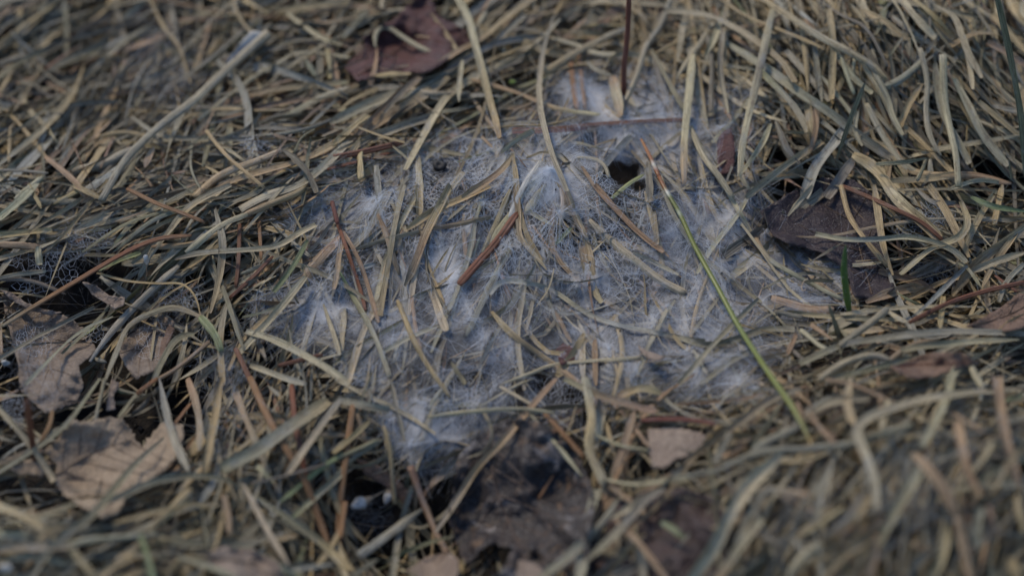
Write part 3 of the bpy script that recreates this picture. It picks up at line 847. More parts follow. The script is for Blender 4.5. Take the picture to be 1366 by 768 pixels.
def auto_label(noun, cols, px, w, rank=0):
    """A description from how the piece looks and what it lies beside."""
    a, b = px[0], px[-1]; L = np.hypot(*np.diff(px, axis=0).T).sum(); ch = np.hypot(*(b-a))
    size = 'very long' if L > 190 else 'long' if L > 125 else 'short' if L < 62 else 'stubby' if L < 38 else ''
    wide = 'broad' if w > 13 else 'thin' if w < 7.2 else ''
    cs = [c for i, c in enumerate(cols) if c not in cols[:i]]
    colour = CNAME[cs[0]] if len(cs) == 1 else f'{CNAME[cs[0]]}-and-{CNAME[cs[-1]]}'
    bend = 'kinked' if ch/L < .93 else 'bowed' if ch/L < .985 else 'straight'
    dx, dy = b[0]-a[0], b[1]-a[1]
    if dx < 0: dx, dy = -dx, -dy
    g = math.degrees(math.atan2(-dy, dx))
    lean = 'lying level' if abs(g) < 14 else 'running upright' if abs(g) > 68 else 'rising rightward' if g > 40 else 'rising gently rightward' if g > 0 else 'falling rightward' if g < -40 else 'falling gently rightward'
    m = px.mean(0); order = sorted(MARKS, key=lambda k: math.hypot(k[0]-m[0], k[1]-m[1]))
    k = order[rank]; ex, ey = m[0]-k[0], m[1]-k[1]; r = math.hypot(ex, ey)
    if r < 22: rel = 'across'
    else:
        near = 'close ' if r < 55 else ''
        t = math.degrees(math.atan2(-ey, ex)) % 360
        rel = near + ['right of', 'up-right of', 'above', 'up-left of', 'left of', 'down-left of', 'below', 'down-right of'][int((t+22.5)//45) % 8]
    first = ' '.join(x for x in (size, bend, wide, colour, noun) if x)
    return f'{first}, {lean}, {rel} {k[2]}'

class Piece: pass
PIECES = []
for line in TRACE.strip().splitlines():
    f = line.split('|'); h = f[0].split(); p = Piece()
    p.cols, p.kind = h[1], h[2]
    ox, oy = CROPS[h[0]]
    p.px = np.array([[float(v) for v in q.split(',')] for q in f[1].split()])*(1 if h[0] == 'W' else CS) + (ox, oy)
    p.w = float(h[3])*(1 if h[0] == 'W' else CS); fl = h[4] if len(h) > 4 else ''
    p.top = fl == 'T'; p.up = fl == 'u'; p.lift = float(fl[1:]) if len(fl) > 1 else None
    p.label = f[2].lstrip('@') if len(f) > 2 else None
    p.sheath = len(f) > 2 and f[2].startswith('@')
    m = p.px[len(p.px)//2]
    p.under = bool(in_web(*m)) and not p.top and not p.up and (p.lift is None or p.lift <= 1)
    PIECES.append(p)
def catmull_px(P, n): return spline(P, n)
def build_center(p, r):
    n = int(np.clip(np.hypot(*np.diff(p.px, axis=0).T).sum()/7, 10, 44)); c = catmull_px(p.px, n); t = np.linspace(0, 1, n)
    if p.up:                                    # stands up: the foot on the thatch, the rest leaning a little away
        base = at(c[0, 0], c[0, 1], .001); nn = np.array([0, -1, .22]); nn /= np.linalg.norm(nn)
        d = rays(c[:, 0], c[:, 1]); P = CAM + d*(((base-CAM)@nn)/(d@nn))[:, None]
    else:
        lift = (r.uniform(-.6, .5) if p.under else r.uniform(-.5, 2.0)) if p.lift is None else p.lift + r.uniform(-.3, .3)
        if p.top: lift = 1.0
        arch = (r.uniform(0, .4) if p.under else r.uniform(.3, 1.6))*min(1, len(c)/20)
        l = lift + arch*(np.sin(np.pi*t)-.6) + .35*smooth_rand(n, 5, r)
        if p.lift is not None and p.lift >= 2 and not p.top: l = np.minimum(l, lift+.6)
        P = at(c[:, 0], c[:, 1], l*.001)
    for _ in range(2): P[1:-1] = .25*P[:-2]+.5*P[1:-1]+.25*P[2:]
    p.P, p.t = P, t
    hw = .42*p.w*px_size(P)
    if p.kind == 'b':
        tp = r.uniform(.2, .95, 2); e = np.minimum(1, np.minimum(tp[0]+t*r.uniform(1.5, 5), tp[1]+(1-t)*r.uniform(1.5, 5))); hw = hw*e*(1+.10*smooth_rand(n, 7, r))
        p.tw = r.normal(0, .25)+.45*smooth_rand(n, 4, r)
    elif p.kind == 'n':
        e = np.minimum(1, np.minimum(.75+t*6, .6+(1-t)*5)); hw = hw*e; p.tw = np.full(n, r.uniform(-.4, .4))
    else:
        hw = hw*(1-.18*t)*(1+.05*smooth_rand(n, 7, r)); p.tw = np.zeros(n)
    p.hw = hw
def piece_colors(cols, t, r, amp=.13):
    k = np.array([PAL[c] for c in cols]); x = t*(len(k)-1) if len(k) > 1 else np.zeros_like(t)
    x = np.clip(x + (.25*smooth_rand(len(t), 6, r) if len(k) > 1 else 0), 0, len(k)-1)
    i = np.minimum(x.astype(int), max(len(k)-2, 0)); f = (x-i)[:, None]
    c = k[i]*(1-f)+k[np.minimum(i+1, len(k)-1)]*f
    return c*(1+amp*smooth_rand(len(t), 5, r))[:, None]*r.uniform(.82, 1.15)*(1+r.normal(0, .035, 3))
def piece_mesh(p, r):
    prof = {'b': GUTTER, 'n': NEEDLE, 'h': ROUND}[p.kind]
    if p.kind == 'b': prof = prof*np.array([1, r.choice([1, 1, -1])*r.uniform(.5, 1.6)])
    V, F = tube(p.P, p.hw, prof, p.tw)
    k = len(prof); t = np.concatenate([[0], p.t, [1]])
    c = np.repeat(piece_colors(p.cols, t, r), k, 0)
    s = np.concatenate([[0], np.cumsum(np.linalg.norm(np.diff(p.P, axis=0), axis=1))])*1000; s = np.concatenate([[0], s, [s[-1]]])
    uv = np.stack([np.repeat(s, k)+r.uniform(0, 500), np.tile((prof[:, 0]+1)/2, len(t)), np.full(len(V), r.uniform(0, 99))], -1)
    p.V, p.F, p.c, p.uv = V, F, c, uv
for i, p in enumerate(PIECES):
    p.r = np.random.default_rng(1000+i); build_center(p, p.r)

# ------------------------------------------------------------------ the thatch between them: far too many dead blades to count
FIELD = [(150, 100, 32, 30), (330, 230, 25, 25), (120, 280, 25, 28), (650, 70, 24, 24), (1000, 80, -55, 30), (1200, 120, -55, 25), (1120, 230, -50, 30), (300, 380, 48, 30), (620, 320, 60, 45),
         (850, 320, -45, 50), (1220, 330, -20, 45), (1250, 480, 8, 22), (1000, 560, 25, 25), (100, 700, 10, 30), (330, 600, 60, 40), (560, 560, 40, 55), (700, 700, 55, 40), (950, 690, 55, 35), (1200, 680, 70, 50), (450, 700, -30, 50)]
# bare spots (leaves, pits, hollows): pixel, radii, share of blades left out
BARE = [(545, 50, 75, 40, .85), (690, 660, 120, 105, .97), (180, 595, 95, 60, .97), (70, 375, 100, 60, .85), (250, 470, 90, 90, .75), (60, 560, 80, 60, .8), (120, 430, 100, 60, .7), (40, 650, 70, 25, .8), (500, 680, 75, 70, .95), (1095, 288, 100, 58, .96), (50, 490, 60, 50, .95), (190, 470, 60, 50, .85), (890, 590, 40, 35, .95),
        (1240, 370, 50, 26, .85), (900, 720, 75, 60, .9), (830, 231, 44, 30, 1.0), (740, 520, 45, 30, .9), (587, 222, 16, 14, .9), (610, 515, 40, 26, .9), (505, 345, 26, 26, .8), (450, 480, 36, 22, .8), (1300, 440, 40, 25, .6), (1210, 490, 50, 20, .5), (315, 745, 50, 25, .6), (330, 500, 60, 40, .5), (230, 520, 45, 60, .6), (740, 120, 70, 40, .3), (20, 560, 40, 40, .6), (1320, 230, 40, 30, .3), (160, 80, 30, 20, .3), (1204, 162, 45, 30, .75), (1326, 237, 50, 22, .85), (1018, 85, 40, 30, .6), (1248, 112, 30, 35, .6), (990, 20, 40, 20, .5), (265, 115, 50, 16, .6), (560, 515, 40, 30, .5), (150, 40, 30, 20, .5), (420, 640, 40, 22, .6), (250, 650, 40, 18, .6)]
def fill_blades(N, r):
    px = r.uniform(-420, 1786, N); py = r.uniform(-330, 1000, N)
    keep = r.uniform(size=N)
    out = np.zeros(N)
    for x, y, rx, ry, a in BARE: out = np.maximum(out, a*np.clip(1.6-np.hypot((px-x)/rx, (py-y)/ry)*1.15, 0, 1))
    w = in_web(px, py)
    out = np.where(w, np.maximum(out, .68), out)
    k = keep > np.clip(out, 0, .995); px, py, w = px[k], py[k], w[k]; N = len(px)
    F = np.array(FIELD, float); FA = np.radians(F[:, 2])
    def flow(x, y):
        """The way the thatch is combed at a point, and how strictly."""
        d2 = ((x[:, None]-F[:, 0])**2+(y[:, None]-F[:, 1])**2)/100**2; wt = np.exp(-(d2-d2.min(1, keepdims=True))); wt /= wt.sum(1, keepdims=True)
        return .5*np.arctan2(wt@np.sin(2*FA), wt@np.cos(2*FA)), wt@F[:, 3]
    th0, sd = flow(px, py); lock = .6*np.sin(px*.021+1.7*np.sin(py*.017))*np.sin(py*.026+1.3*np.sin(px*.013)+1)
    dev = np.radians(r.normal(0, .62, N)*sd)+lock*np.radians(sd); stray = r.uniform(size=N) < .17; dev = np.where(stray, r.uniform(-1.57, 1.57, N), dev)
    needle = r.uniform(size=N) < .085; tuft = (px > 870)&(py < 330)
    L = np.where(needle, r.uniform(35, 110, N), np.exp(r.normal(5.15, .45, N)).clip(60, 420)*np.where(tuft, 1.55, np.where((px > 850)&(py > 440), 1.3, 1))); W = np.where(needle, r.uniform(3.5, 6.5, N), np.exp(r.normal(1.46, .52, N)).clip(1.8, 15)*np.where((px > 850)&(py > 440), .85, 1))
    n = 13; s = np.linspace(-.5, .5, n); m = n//2; X = np.zeros((N, n)); Y = np.zeros((N, n)); X[:, m], Y[:, m] = px, py
    bow = r.normal(0, .35, N)*np.where(needle, .2, 1); kink = np.where(r.uniform(size=N) < .25, r.normal(0, .6, N), 0)*~needle; kx = r.uniform(-.3, .3, N); wv = np.where(needle, 0, r.normal(0, .12, N)); wf = r.uniform(4, 14, N)
    for sg in (1, -1):
        x, y, ref = px.copy(), py.copy(), th0.copy()
        for k in range(1, m+1):
            a, _ = flow(x, y); a = np.where(needle|stray, th0, a); a = ref+((a-ref+np.pi/2) % np.pi-np.pi/2); ref = a
            u = sg*(k-.5)/n; ang = a+dev+bow*u*2+np.where(u > kx, kink, 0)+wv*np.sin(wf*u)
            x = x+sg*np.cos(ang)*L/n; y = y-sg*np.sin(ang)*L/n; X[:, m+sg*k], Y[:, m+sg*k] = x, y
    bad = np.zeros(N, bool); dice = r.uniform(size=N)
    for x, y, rx, ry, a in BARE:                       # nor do blades from beside them reach far across
        if a >= .8: bad |= (np.hypot((X-x)/rx, (Y-y)/ry) < (.62 if a < 1 else .72)).any(1)&(dice < a*(.9 if a < 1 else 1))
    g = ~bad; px, py, w, X, Y, L, W, needle, left_out = px[g], py[g], w[g], X[g], Y[g], L[g], W[g], needle[g], N-g.sum(); tuft = tuft[g]; N = len(px)
    deep = np.where(w, -1.2-7.5*r.beta(1, 1.8, N), -13*r.beta(1.05, 1.9, N)+.7)
    tilt = r.normal(0, 2.2, N); arch = r.uniform(-1, 2.4, N)
    lift = deep[:, None]+tilt[:, None]*s[None]*2*np.clip(L/90, .3, 1.3)[:, None]+arch[:, None]*(1-4*s[None]**2)-arch[:, None]*.5
    lift = np.where(in_web(X, Y), np.minimum(lift, -.9), np.minimum(lift, 2.6)); lift = np.maximum(lift, -13.5)
    P = at(X, Y, lift*.001)
    P[:, 1:-1] = .25*P[:, :-2]+.5*P[:, 1:-1]+.25*P[:, 2:]
    t = np.linspace(0, 1, n)[None]
    prof_w = np.minimum(1, np.minimum(r.uniform(.05, .7, (N, 1))+t*r.uniform(1.2, 5, (N, 1)), r.uniform(.03, .6, (N, 1))+(1-t)*r.uniform(1.2, 4, (N, 1))))
    hw = .5*W[:, None]*KPX*((P-CAM)@FWD)*prof_w*(1+.12*np.sin(t*r.uniform(4, 14, (N, 1))+r.uniform(0, 6, (N, 1))))
    tw = r.normal(0, .55, (N, 1))+r.normal(0, .8, (N, 1))*np.sin(t*r.uniform(2, 6, (N, 1))+r.uniform(0, 6, (N, 1)))
    V = sweep_many(P, hw, LENSP, tw)
    names = 'spgotbudr'; left = np.clip((620-px)/500, 0, 1)
    pr = np.stack([.34-.18*left, .26-.06*left, .15+.17*left, .06+0*px, .08+.02*left, .09+.05*left, .03+0*px, .015+0*px, .015+0*px], 1); pr[:, 1] += .22*tuft; pr[:, 7] = pr[:, 7]*.3+.12*tuft+.03; pr[:, 2] += .1*tuft; pr /= pr.sum(1, keepdims=True)
    c1 = (r.uniform(size=(N, 1)) > np.cumsum(pr, 1)).sum(1).clip(0, 8); c2 = (r.uniform(size=(N, 1)) > np.cumsum(pr, 1)).sum(1).clip(0, 8)
    pal = np.array([PAL[c] for c in names]); A = pal[c1]; B = np.where((r.uniform(size=N) < .45)[:, None], pal[c2], A)
    A = np.where(needle[:, None], pal[r.choice([4, 8, 8, 6], N)], A); B = np.where(needle[:, None], A, B)
    gr = (r.uniform(size=N) < .025)&~needle; A = np.where(gr[:, None], np.array(PAL['G'])*.7, A); B = np.where(gr[:, None], np.array(PAL['o']), B)
    c = A[:, None]*(1-t[..., None])+B[:, None]*t[..., None]
    c = c*r.uniform(.42, 1.3, (N, 1, 1))*(1+.15*np.sin(t*r.uniform(3, 12, (N, 1))+r.uniform(0, 6, (N, 1))))[..., None]
    k = len(LENSP); C4 = np.repeat(c[:, :, None], k, 2)
    S = np.concatenate([np.zeros((N, 1)), np.cumsum(np.linalg.norm(np.diff(P, axis=1), axis=2), 1)], 1)*1000+r.uniform(0, 900, (N, 1))
    UV = np.empty(V.shape); UV[..., 0] = S[..., None]; UV[..., 1] = (LENSP[:, 0]+1)/2; UV[..., 2] = r.uniform(0, 99, (N, 1, 1))
    f = sweep_faces(n, k); ends = np.array([[3, 2, 1, 0], [(n-1)*k, (n-1)*k+1, (n-1)*k+2, (n-1)*k+3]])
    f = np.vstack([f, ends]); F = (f[None]+(np.arange(N)*n*k)[:, None, None]).reshape(-1, 4)
    return V.reshape(-1, 3), F, C4.reshape(-1, 3), UV.reshape(-1, 3), P, hw
N_FILL = 19000
fillV, fillF, fillC, fillUV, fillP, fillW = fill_blades(N_FILL, np.random.default_rng(3))

# ------------------------------------------------------------------ the web: a sheet drawn tight over everything that lies beneath it
CELL = .00055
cw = at(WEB[:, 0], WEB[:, 1]); GX0, GY0 = cw[:, 0].min()-.006, cw[:, 1].min()-.006
NX, NY = int((cw[:, 0].max()+.006-GX0)/CELL)+1, int((cw[:, 1].max()+.006-GY0)/CELL)+1
gx, gy = GX0+np.arange(NX)*CELL, GY0+np.arange(NY)*CELL
GX, GY = np.meshgrid(gx, gy); base = surf(GX, GY)
obst = base-.0060; touch = np.zeros_like(base)
def raster(P, hw, mark=False):
    for o in (-.8, -.4, 0, .4, .8):
        for dz in (0,):
            i = np.round((P[:, 0]-GX0)/CELL).astype(int); j = np.round((P[:, 1]+o*hw-GY0)/CELL).astype(int)
            i2 = np.round((P[:, 0]+o*hw-GX0)/CELL).astype(int); j2 = np.round((P[:, 1]-GY0)/CELL).astype(int)
            for a, b in ((i, j), (i2, j2)):
                ok = (a >= 0)&(a < NX)&(b >= 0)&(b < NY); np.maximum.at(obst, (b[ok], a[ok]), P[ok, 2]+.0003)
                if mark: touch[b[ok], a[ok]] = 1
def dense(P, hw, k=6):
    n = len(P); u = np.linspace(0, n-1, n*k); i = np.minimum(u.astype(int), n-2); f = (u-i)
    return P[i]*(1-f)[:, None]+P[i+1]*f[:, None], hw[i]*(1-f)+hw[i+1]*f
for p in PIECES:
    if p.under or (p.lift is not None and p.lift <= 1 and not p.up and in_web(*p.px.mean(0))): raster(*dense(p.P, p.hw), True)
nearw = (fillP[:, 6, 0] > gx[0])&(fillP[:, 6, 0] < gx[-1])&(fillP[:, 6, 1] > gy[0])&(fillP[:, 6, 1] < gy[-1])&(fillP[:, :, 2].max(1) < surf(fillP[:, 6, 0], fillP[:, 6, 1])+.0005)
raster(fillP[nearw].reshape(-1, 3), fillW[nearw].reshape(-1))
film = obst.copy()
for k in range(75):
    m = film.copy(); m[1:-1, 1:-1] = .25*(film[:-2, 1:-1]+film[2:, 1:-1]+film[1:-1, :-2]+film[1:-1, 2:])
    film = np.maximum(m, obst)
film[1:-1, 1:-1] = .5*film[1:-1, 1:-1]+.125*(film[:-2, 1:-1]+film[2:, 1:-1]+film[1:-1, :-2]+film[1:-1, 2:])
def film_z(x, y):
    i = np.clip((np.asarray(x)-GX0)/CELL, 0, NX-1.001); j = np.clip((np.asarray(y)-GY0)/CELL, 0, NY-1.001); a, b = i.astype(int), j.astype(int); f, g = i-a, j-b
    return (film[b, a]*(1-f)+film[b, a+1]*f)*(1-g)+(film[b+1, a]*(1-f)+film[b+1, a+1]*f)*g
PXX, PYY = to_px(np.stack([GX, GY, film], -1)); DN = density(PXX, PYY)
near = touch*np.clip(1-(film-obst)/.0007, 0, 1)             # the silk is thin where it clings to a blade
for k in range(2): near[1:-1, 1:-1] = .4*near[1:-1, 1:-1]+.15*(near[:-2, 1:-1]+near[2:, 1:-1]+near[1:-1, :-2]+near[1:-1, 2:])
DN = DN*(1-.88*near)
CL = np.clip(sum(np.exp(-((PXX-x)/rx)**2-((PYY-y)/ry)**2) for x, y, rx, ry in CELLS), 0, 1)
CL = np.clip(CL*1.5-.25, 0, 1)*np.clip(1.25-DN*.6, 0, 1)
CL = np.maximum(CL, np.clip(1-poly_sd(PXX, PYY, WEB)/30, 0, 1)*.6)

# ------------------------------------------------------------------ put the pieces in the scene
for p in PIECES:
    if p.top or (p.lift is not None and p.lift >= 2 and in_web(*p.px.mean(0))):
        inside = (p.P[:, 0] > gx[0])&(p.P[:, 0] < gx[-1])&(p.P[:, 1] > gy[0])&(p.P[:, 1] < gy[-1])
        fz = film_z(p.P[:, 0], p.P[:, 1])+.0006+.25*p.hw
        px_, py_ = to_px(p.P); inside &= poly_sd(px_, py_, WEB) > -10
        if p.top:
            z = np.where(inside, fz, p.P[:, 2])
            k = np.ones(5)/5; z = np.maximum(np.convolve(np.pad(z, 2, 'edge'), k, 'valid'), np.where(inside, fz-.0003, -1))
        else: z = np.where(inside, np.maximum(fz, p.P[:, 2]), p.P[:, 2])
        d = p.P-CAM; tt = (z-CAM[2])/d[:, 2]; p.P = CAM+d*tt[:, None]
    piece_mesh(p, p.r)
GREENS = set('GDY')
used = {}
def is_green(p): return sum(c in GREENS for c in p.cols)*2 >= len(p.cols)
area = lambda p: p.w*np.hypot(*np.diff(np.clip(p.px, (0, 0), (1366, 768)), axis=0).T).sum()
dry = sorted([p for p in PIECES if p.kind == 'b' and not is_green(p)], key=lambda p: (p.label is None, -area(p)))
keep_dry = set(map(id, dry[:298]))
merged = []
labels = {}
for p in PIECES:
    green = is_green(p)
    p.name, p.cat, p.group, noun = (('pine_needle', 'pine needle', 'fallen pine needles', 'pine needle') if p.kind == 'n' else
        ('hollow_straw', 'straw', 'hollow straws', 'hollow straw') if p.kind == 'h' else
        ('green_grass_blade', 'grass blade', 'green grass blades', 'green blade') if green else ('dry_grass_blade', 'grass blade', 'dead grass blades lying in the thatch', 'dead blade'))
    p.noun = noun; p.solo = not (p.kind == 'b' and not green) or id(p) in keep_dry
    if p.solo:
        p.tries = [p.label] if p.label else [auto_label(noun, p.cols.replace('G', '') if green and len(set(p.cols)) > 1 else p.cols, p.px, p.w, k) for k in range(6)]
taken = set()
for p in sorted([p for p in PIECES if p.solo], key=lambda p: p.label is None):
    p.final = next((x for x in p.tries if x not in taken), None)
    if p.final is None: p.final = p.tries[0]; print('LABEL SHARED', p.final)
    taken.add(p.final)
for p in PIECES:
    if not p.solo: merged.append(p); continue
    o = mesh_obj(p.name, p.V, p.F, M_NEEDLE if p.kind == 'n' else M_BLADE, col=p.c, buv=p.uv, origin=p.P[0] if p.up else p.P.mean(0), sharp=(np.isin(np.arange(len(p.V)) % 8, (0, 4)), 8) if p.kind == 'b' else None)
    props(o, p.final, p.cat, p.group)
    p.obj = o
mV, mF, mC, mU, off = [fillV], [fillF], [fillC], [fillUV], len(fillV); fsharp = np.concatenate([np.arange(len(fillV)) % 4 % 2 == 0, np.zeros(sum(len(p.V) for p in merged), bool)])
for p in merged: mV.append(p.V); mF.append(p.F+off); mC.append(p.c); mU.append(p.uv); off += len(p.V)
thatch = mesh_obj('dead_grass', np.vstack(mV), np.vstack(mF), M_BLADE, col=np.vstack(mC), buv=np.vstack(mU), sharp=(fsharp, 4))
props(thatch, 'dense tangle of dead straw-coloured grass covering the ground', None, None, 'stuff')

# ------------------------------------------------------------------ the silk web and its threads
def strands(name, lines, radii, mat, parent=None):
    """Many fine threads as one hair object. lines: list of (n,3) arrays, radii: list of floats."""
    hc = bpy.data.hair_curves.new(name); hc.add_curves([len(l) for l in lines])
    P = np.vstack(lines); R = np.concatenate([np.full(len(l), r)*np.concatenate([[.5], np.ones(len(l)-2), [.4]]) for l, r in zip(lines, radii)])
    off = np.zeros(3)
    if parent is not None:
        q = parent
        while q is not None: off = off+np.array(q.location); q = q.parent
    hc.position_data.foreach_set('vector', (P-off).astype(np.float32).ravel())
    a = hc.attributes.get('radius') or hc.attributes.new('radius', 'FLOAT', 'POINT'); a.data.foreach_set('value', R.astype(np.float32))
    hc.materials.append(mat)
    o = bpy.data.objects.new(name, hc); COL.objects.link(o)
    if parent is not None: o.parent = parent
    return o
r = np.random.default_rng(11)
WC = at(760, 350)
web = empty('silk_web', WC, 'large whitish film of matted silk stretched over the flattened grass', 'web')
I = np.arange(NX*NY).reshape(NY, NX); keep = DN > .015
fm = keep[:-1, :-1]|keep[:-1, 1:]|keep[1:, 1:]|keep[1:, :-1]
Fq = np.stack([I[:-1, :-1], I[:-1, 1:], I[1:, 1:], I[1:, :-1]], -1)[fm]
useI = np.unique(Fq); remap = np.full(NX*NY, -1); remap[useI] = np.arange(len(useI))
def web_sheet(name, dz, wob, dscale, coff):
    Z = film + dz + wob*np.sin(GX*700+coff)*np.sin(GY*620+2*coff)
    V = np.stack([GX, GY, Z], -1).reshape(-1, 3)[useI]
    o = mesh_obj(name, V, remap[Fq], M_FILM, parent=web)
    for nm, arr in (('dens', DN*dscale), ('cell', CL)):
        a = o.data.attributes.new(nm, 'FLOAT', 'POINT'); a.data.foreach_set('value', arr.ravel()[useI].astype(np.float32))
    return o
web_sheet('silk_sheet', 0, 0, 1.0, 0)
# threads matted on and just over the sheet
PW, HW = np.argwhere(DN > .05).T
wgt = DN[PW, HW]**.8; wgt /= wgt.sum()
def mat_threads(n, lo, hi, zlo, zhi, wig, rlo, rhi):
    idx = r.choice(len(PW), n, p=wgt); x0, y0 = gx[HW[idx]], gy[PW[idx]]
    a = r.uniform(0, 2*np.pi, n); L = np.exp(r.uniform(np.log(lo), np.log(hi), n)); m = 9
    s = np.linspace(0, 1, m); out = []; cur = r.normal(0, wig, n); ph = r.uniform(0, 6, n); f = r.uniform(3, 9, n)
    th = a[:, None]+cur[:, None]*s[None]+.35*np.sin(f[:, None]*s[None]+ph[:, None])
    X = x0[:, None]+np.cumsum(np.cos(th), 1)*L[:, None]/m; Y = y0[:, None]+np.cumsum(np.sin(th), 1)*L[:, None]/m
    ux, uy = to_px(np.stack([X, Y, film_z(X, Y)], -1)); ok = (poly_sd(ux, uy, WEB) > -22).all(1)&(np.hypot((ux-829)/25, (uy-231)/16) > 1).all(1)
    Z = film_z(X, Y)+r.uniform(zlo, zhi, (n, 1))*(.3+np.sin(np.pi*s)[None]*.9)
    return [np.stack([X[i], Y[i], Z[i]], -1) for i in np.flatnonzero(ok)], list(np.exp(r.uniform(np.log(rlo), np.log(rhi), n))[ok])
l1, r1 = mat_threads(7500, .002, .012, .0, .0006, .6, .000007, .000020)
o = strands('silk_thread', l1, r1, M_SILK_FINE, web); props(o, kind='stuff')
l2, r2 = mat_threads(420, .008, .026, .0003, .002, .3, .00002, .000035)
def wisps(n):
    """Loose bundles of threads combed the same way."""
    L, R = [], []
    base_l, _ = mat_threads(n, .005, .016, .0001, .0006, .7, .00001, .00002)
    for l in base_l:
        for k in range(int(r.integers(5, 16))):
            a, b = sorted(r.uniform(0, 1, 2)); b = min(1, a+.35+b*.3); q = np.stack([np.interp(np.linspace(a, b, 7), np.linspace(0, 1, len(l)), l[:, i]) for i in range(3)], -1)
            sp = r.normal(0, .00045, 3)*(1, 1, .3)+np.cumsum(r.normal(0, .00012, (7, 3)), 0)*(1, 1, .3); L.append(q+sp); R.append(math.exp(r.uniform(math.log(.000012), math.log(.00003))))
    return L, R
def star(px, py, n, L0, L1, a0=0, a1=2*math.pi, lift=.002):
    """Threads that fan out from one anchor point."""
    c = at(px, py); c[2] = film_z(c[0], c[1])+lift; L, R = [], []
    for k in range(n):
        a = r.uniform(a0, a1); d = r.uniform(L0, L1); s = np.linspace(0, 1, 7); x = c[0]+np.cos(a)*d*s; y = c[1]+np.sin(a)*d*s
        z = np.maximum(c[2]*(1-s**.7)+film_z(x, y)*s**.7, film_z(x, y)+.0001)
        w = np.cumsum(r.normal(0, .00010, (7, 3)), 0); w[0] = r.normal(0, .0004, 3)
        L.append(np.stack([x, y, z], -1)+w); R.append(r.uniform(.00002, .000035))
    return L, R
a, b = wisps(330); l2 += a; r2 += b
def ties(n):
    """Threads that run from the rim of the sheet to the grass around it."""
    L, R = [], []
    for k in range(n):
        i = r.integers(len(WEB)); f = r.uniform(); q = WEB[i]*(1-f)+WEB[(i+1) % len(WEB)]*f; cen = np.array([740, 350.]); d = q-cen; d /= np.hypot(*d); a = r.normal(0, .7); d = np.array([d[0]*math.cos(a)-d[1]*math.sin(a), d[0]*math.sin(a)+d[1]*math.cos(a)])
        p0, p1 = q-d*r.uniform(5, 45), q+d*np.exp(r.uniform(1.8, 4.0)); A, B = at(*p0), at(*p1, r.uniform(0, 2.5)*.001); A[2] = film_z(A[0], A[1])+.0002; s = np.linspace(0, 1, 8)[:, None]
        l = A*(1-s)+B*s; l[:, 2] -= .0006*np.sin(np.pi*s[:, 0])*r.uniform(0, 1); L.append(l); R.append(r.uniform(.000010, .000032))
    return L, R
a, b = ties(900); l2 += a; r2 += b
for args in ((735, 232, 240, .003, .011, 0, 6.28, .0028), (690, 250, 40, .003, .012, 0, 6.28, .0015), (745, 285, 60, .004, .016, 0, 6.28, .002), (665, 372, 40, .003, .013, 0, 6.28, .002), (500, 262, 50, .003, .012, 0, 6.28, .001), (935, 250, 40, .003, .012, 0, 6.28, .001), (545, 595, 40, .003, .012, .3, 2.8, .001), (795, 190, 40, .003, .01, 0, 6.28, .001)):
    a, b = star(*args); l2 += a; r2 += b
o = strands('silk_strand', l2, r2, M_SILK, web); props(o, kind='stuff')
def voronoi_edges(pts):
    """Edges of the Voronoi cells of 2-D points, by way of the triangulation."""
    v, e, f, *_ = delaunay_2d_cdt([Vector(p) for p in pts], [], [], 0, 1e-9)
    cen, by = [], {}
    for i, t in enumerate(f):
        a, b, c = (np.array(v[k]) for k in t); d = 2*(a[0]*(b[1]-c[1])+b[0]*(c[1]-a[1])+c[0]*(a[1]-b[1]))
        u = ((a@a)*(b[1]-c[1])+(b@b)*(c[1]-a[1])+(c@c)*(a[1]-b[1]))/d; w = ((a@a)*(c[0]-b[0])+(b@b)*(a[0]-c[0])+(c@c)*(b[0]-a[0]))/d
        cen.append((u, w))
        for x, y in ((t[0], t[1]), (t[1], t[2]), (t[2], t[0])): by.setdefault((min(x, y), max(x, y)), []).append(i)
    return [(np.array(cen[q[0]]), np.array(cen[q[1]])) for q in by.values() if len(q) == 2]
def net_lines(px, py, rx, ry, n, lift, rad, rot=0.0, zf=None, jit=.3):
    """A foam-like net of silk: a patch of rounded cells between the blades."""
    q = np.sqrt(r.uniform(size=n*2)); a = r.uniform(0, 6.283, n*2); c, s = math.cos(rot), math.sin(rot)
    P = np.stack([q*np.cos(a)*rx*1.15, q*np.sin(a)*ry*1.15], -1)
    for _ in range(1):                                  # spread the cells out a little
        D = P[:, None]-P[None]; w = (D**2).sum(-1); np.fill_diagonal(w, 1e9); k = .3*rx*ry*3/len(P)
        P = P+(D*(np.exp(-w/(k*2))[..., None])*.25).sum(1)
    L, R = [], []
    for a, b in voronoi_edges(P):
        m = (a+b)/2
        if np.hypot(m[0]/rx, m[1]/ry) > 1 or np.hypot(*(a-b)) > rx: continue
        s_ = np.linspace(0, 1, 6)[:, None]; l = a*(1-s_)+b*s_
        x = px+l[:, 0]*c-l[:, 1]*s; y = py+l[:, 0]*s+l[:, 1]*c
        p = at(x, y, (lift+jit*np.sin(x*.07+y*.05))*.001)
        if zf is not None: p[:, 2] = film_z(p[:, 0], p[:, 1])+.0002
        L.append(p); R.append(rad*r.uniform(.45, 1.3))
    return L, R
nl, nr = [], []
for x, y, rx, ry, n, w in ((812, 246, 13, 8, 20, .00003), (745, 312, 30, 24, 60, .00004), (815, 318, 32, 22, 60, .00004), (640, 245, 40, 22, 60, .000035), (575, 250, 34, 30, 60, .000035), (850, 268, 30, 14, 30, .000035), (690, 318, 26, 26, 50, .000035), (740, 520, 40, 30, 80, .00004), (612, 520, 36, 28, 70, .00004), (795, 255, 24, 20, 30, .00007)):
    a, b = net_lines(x, y, rx, ry, n, 0, w, zf=1); nl += a; nr += b
o = strands('silk_mesh', nl, nr, M_SILK, web); props(o, kind='stuff')

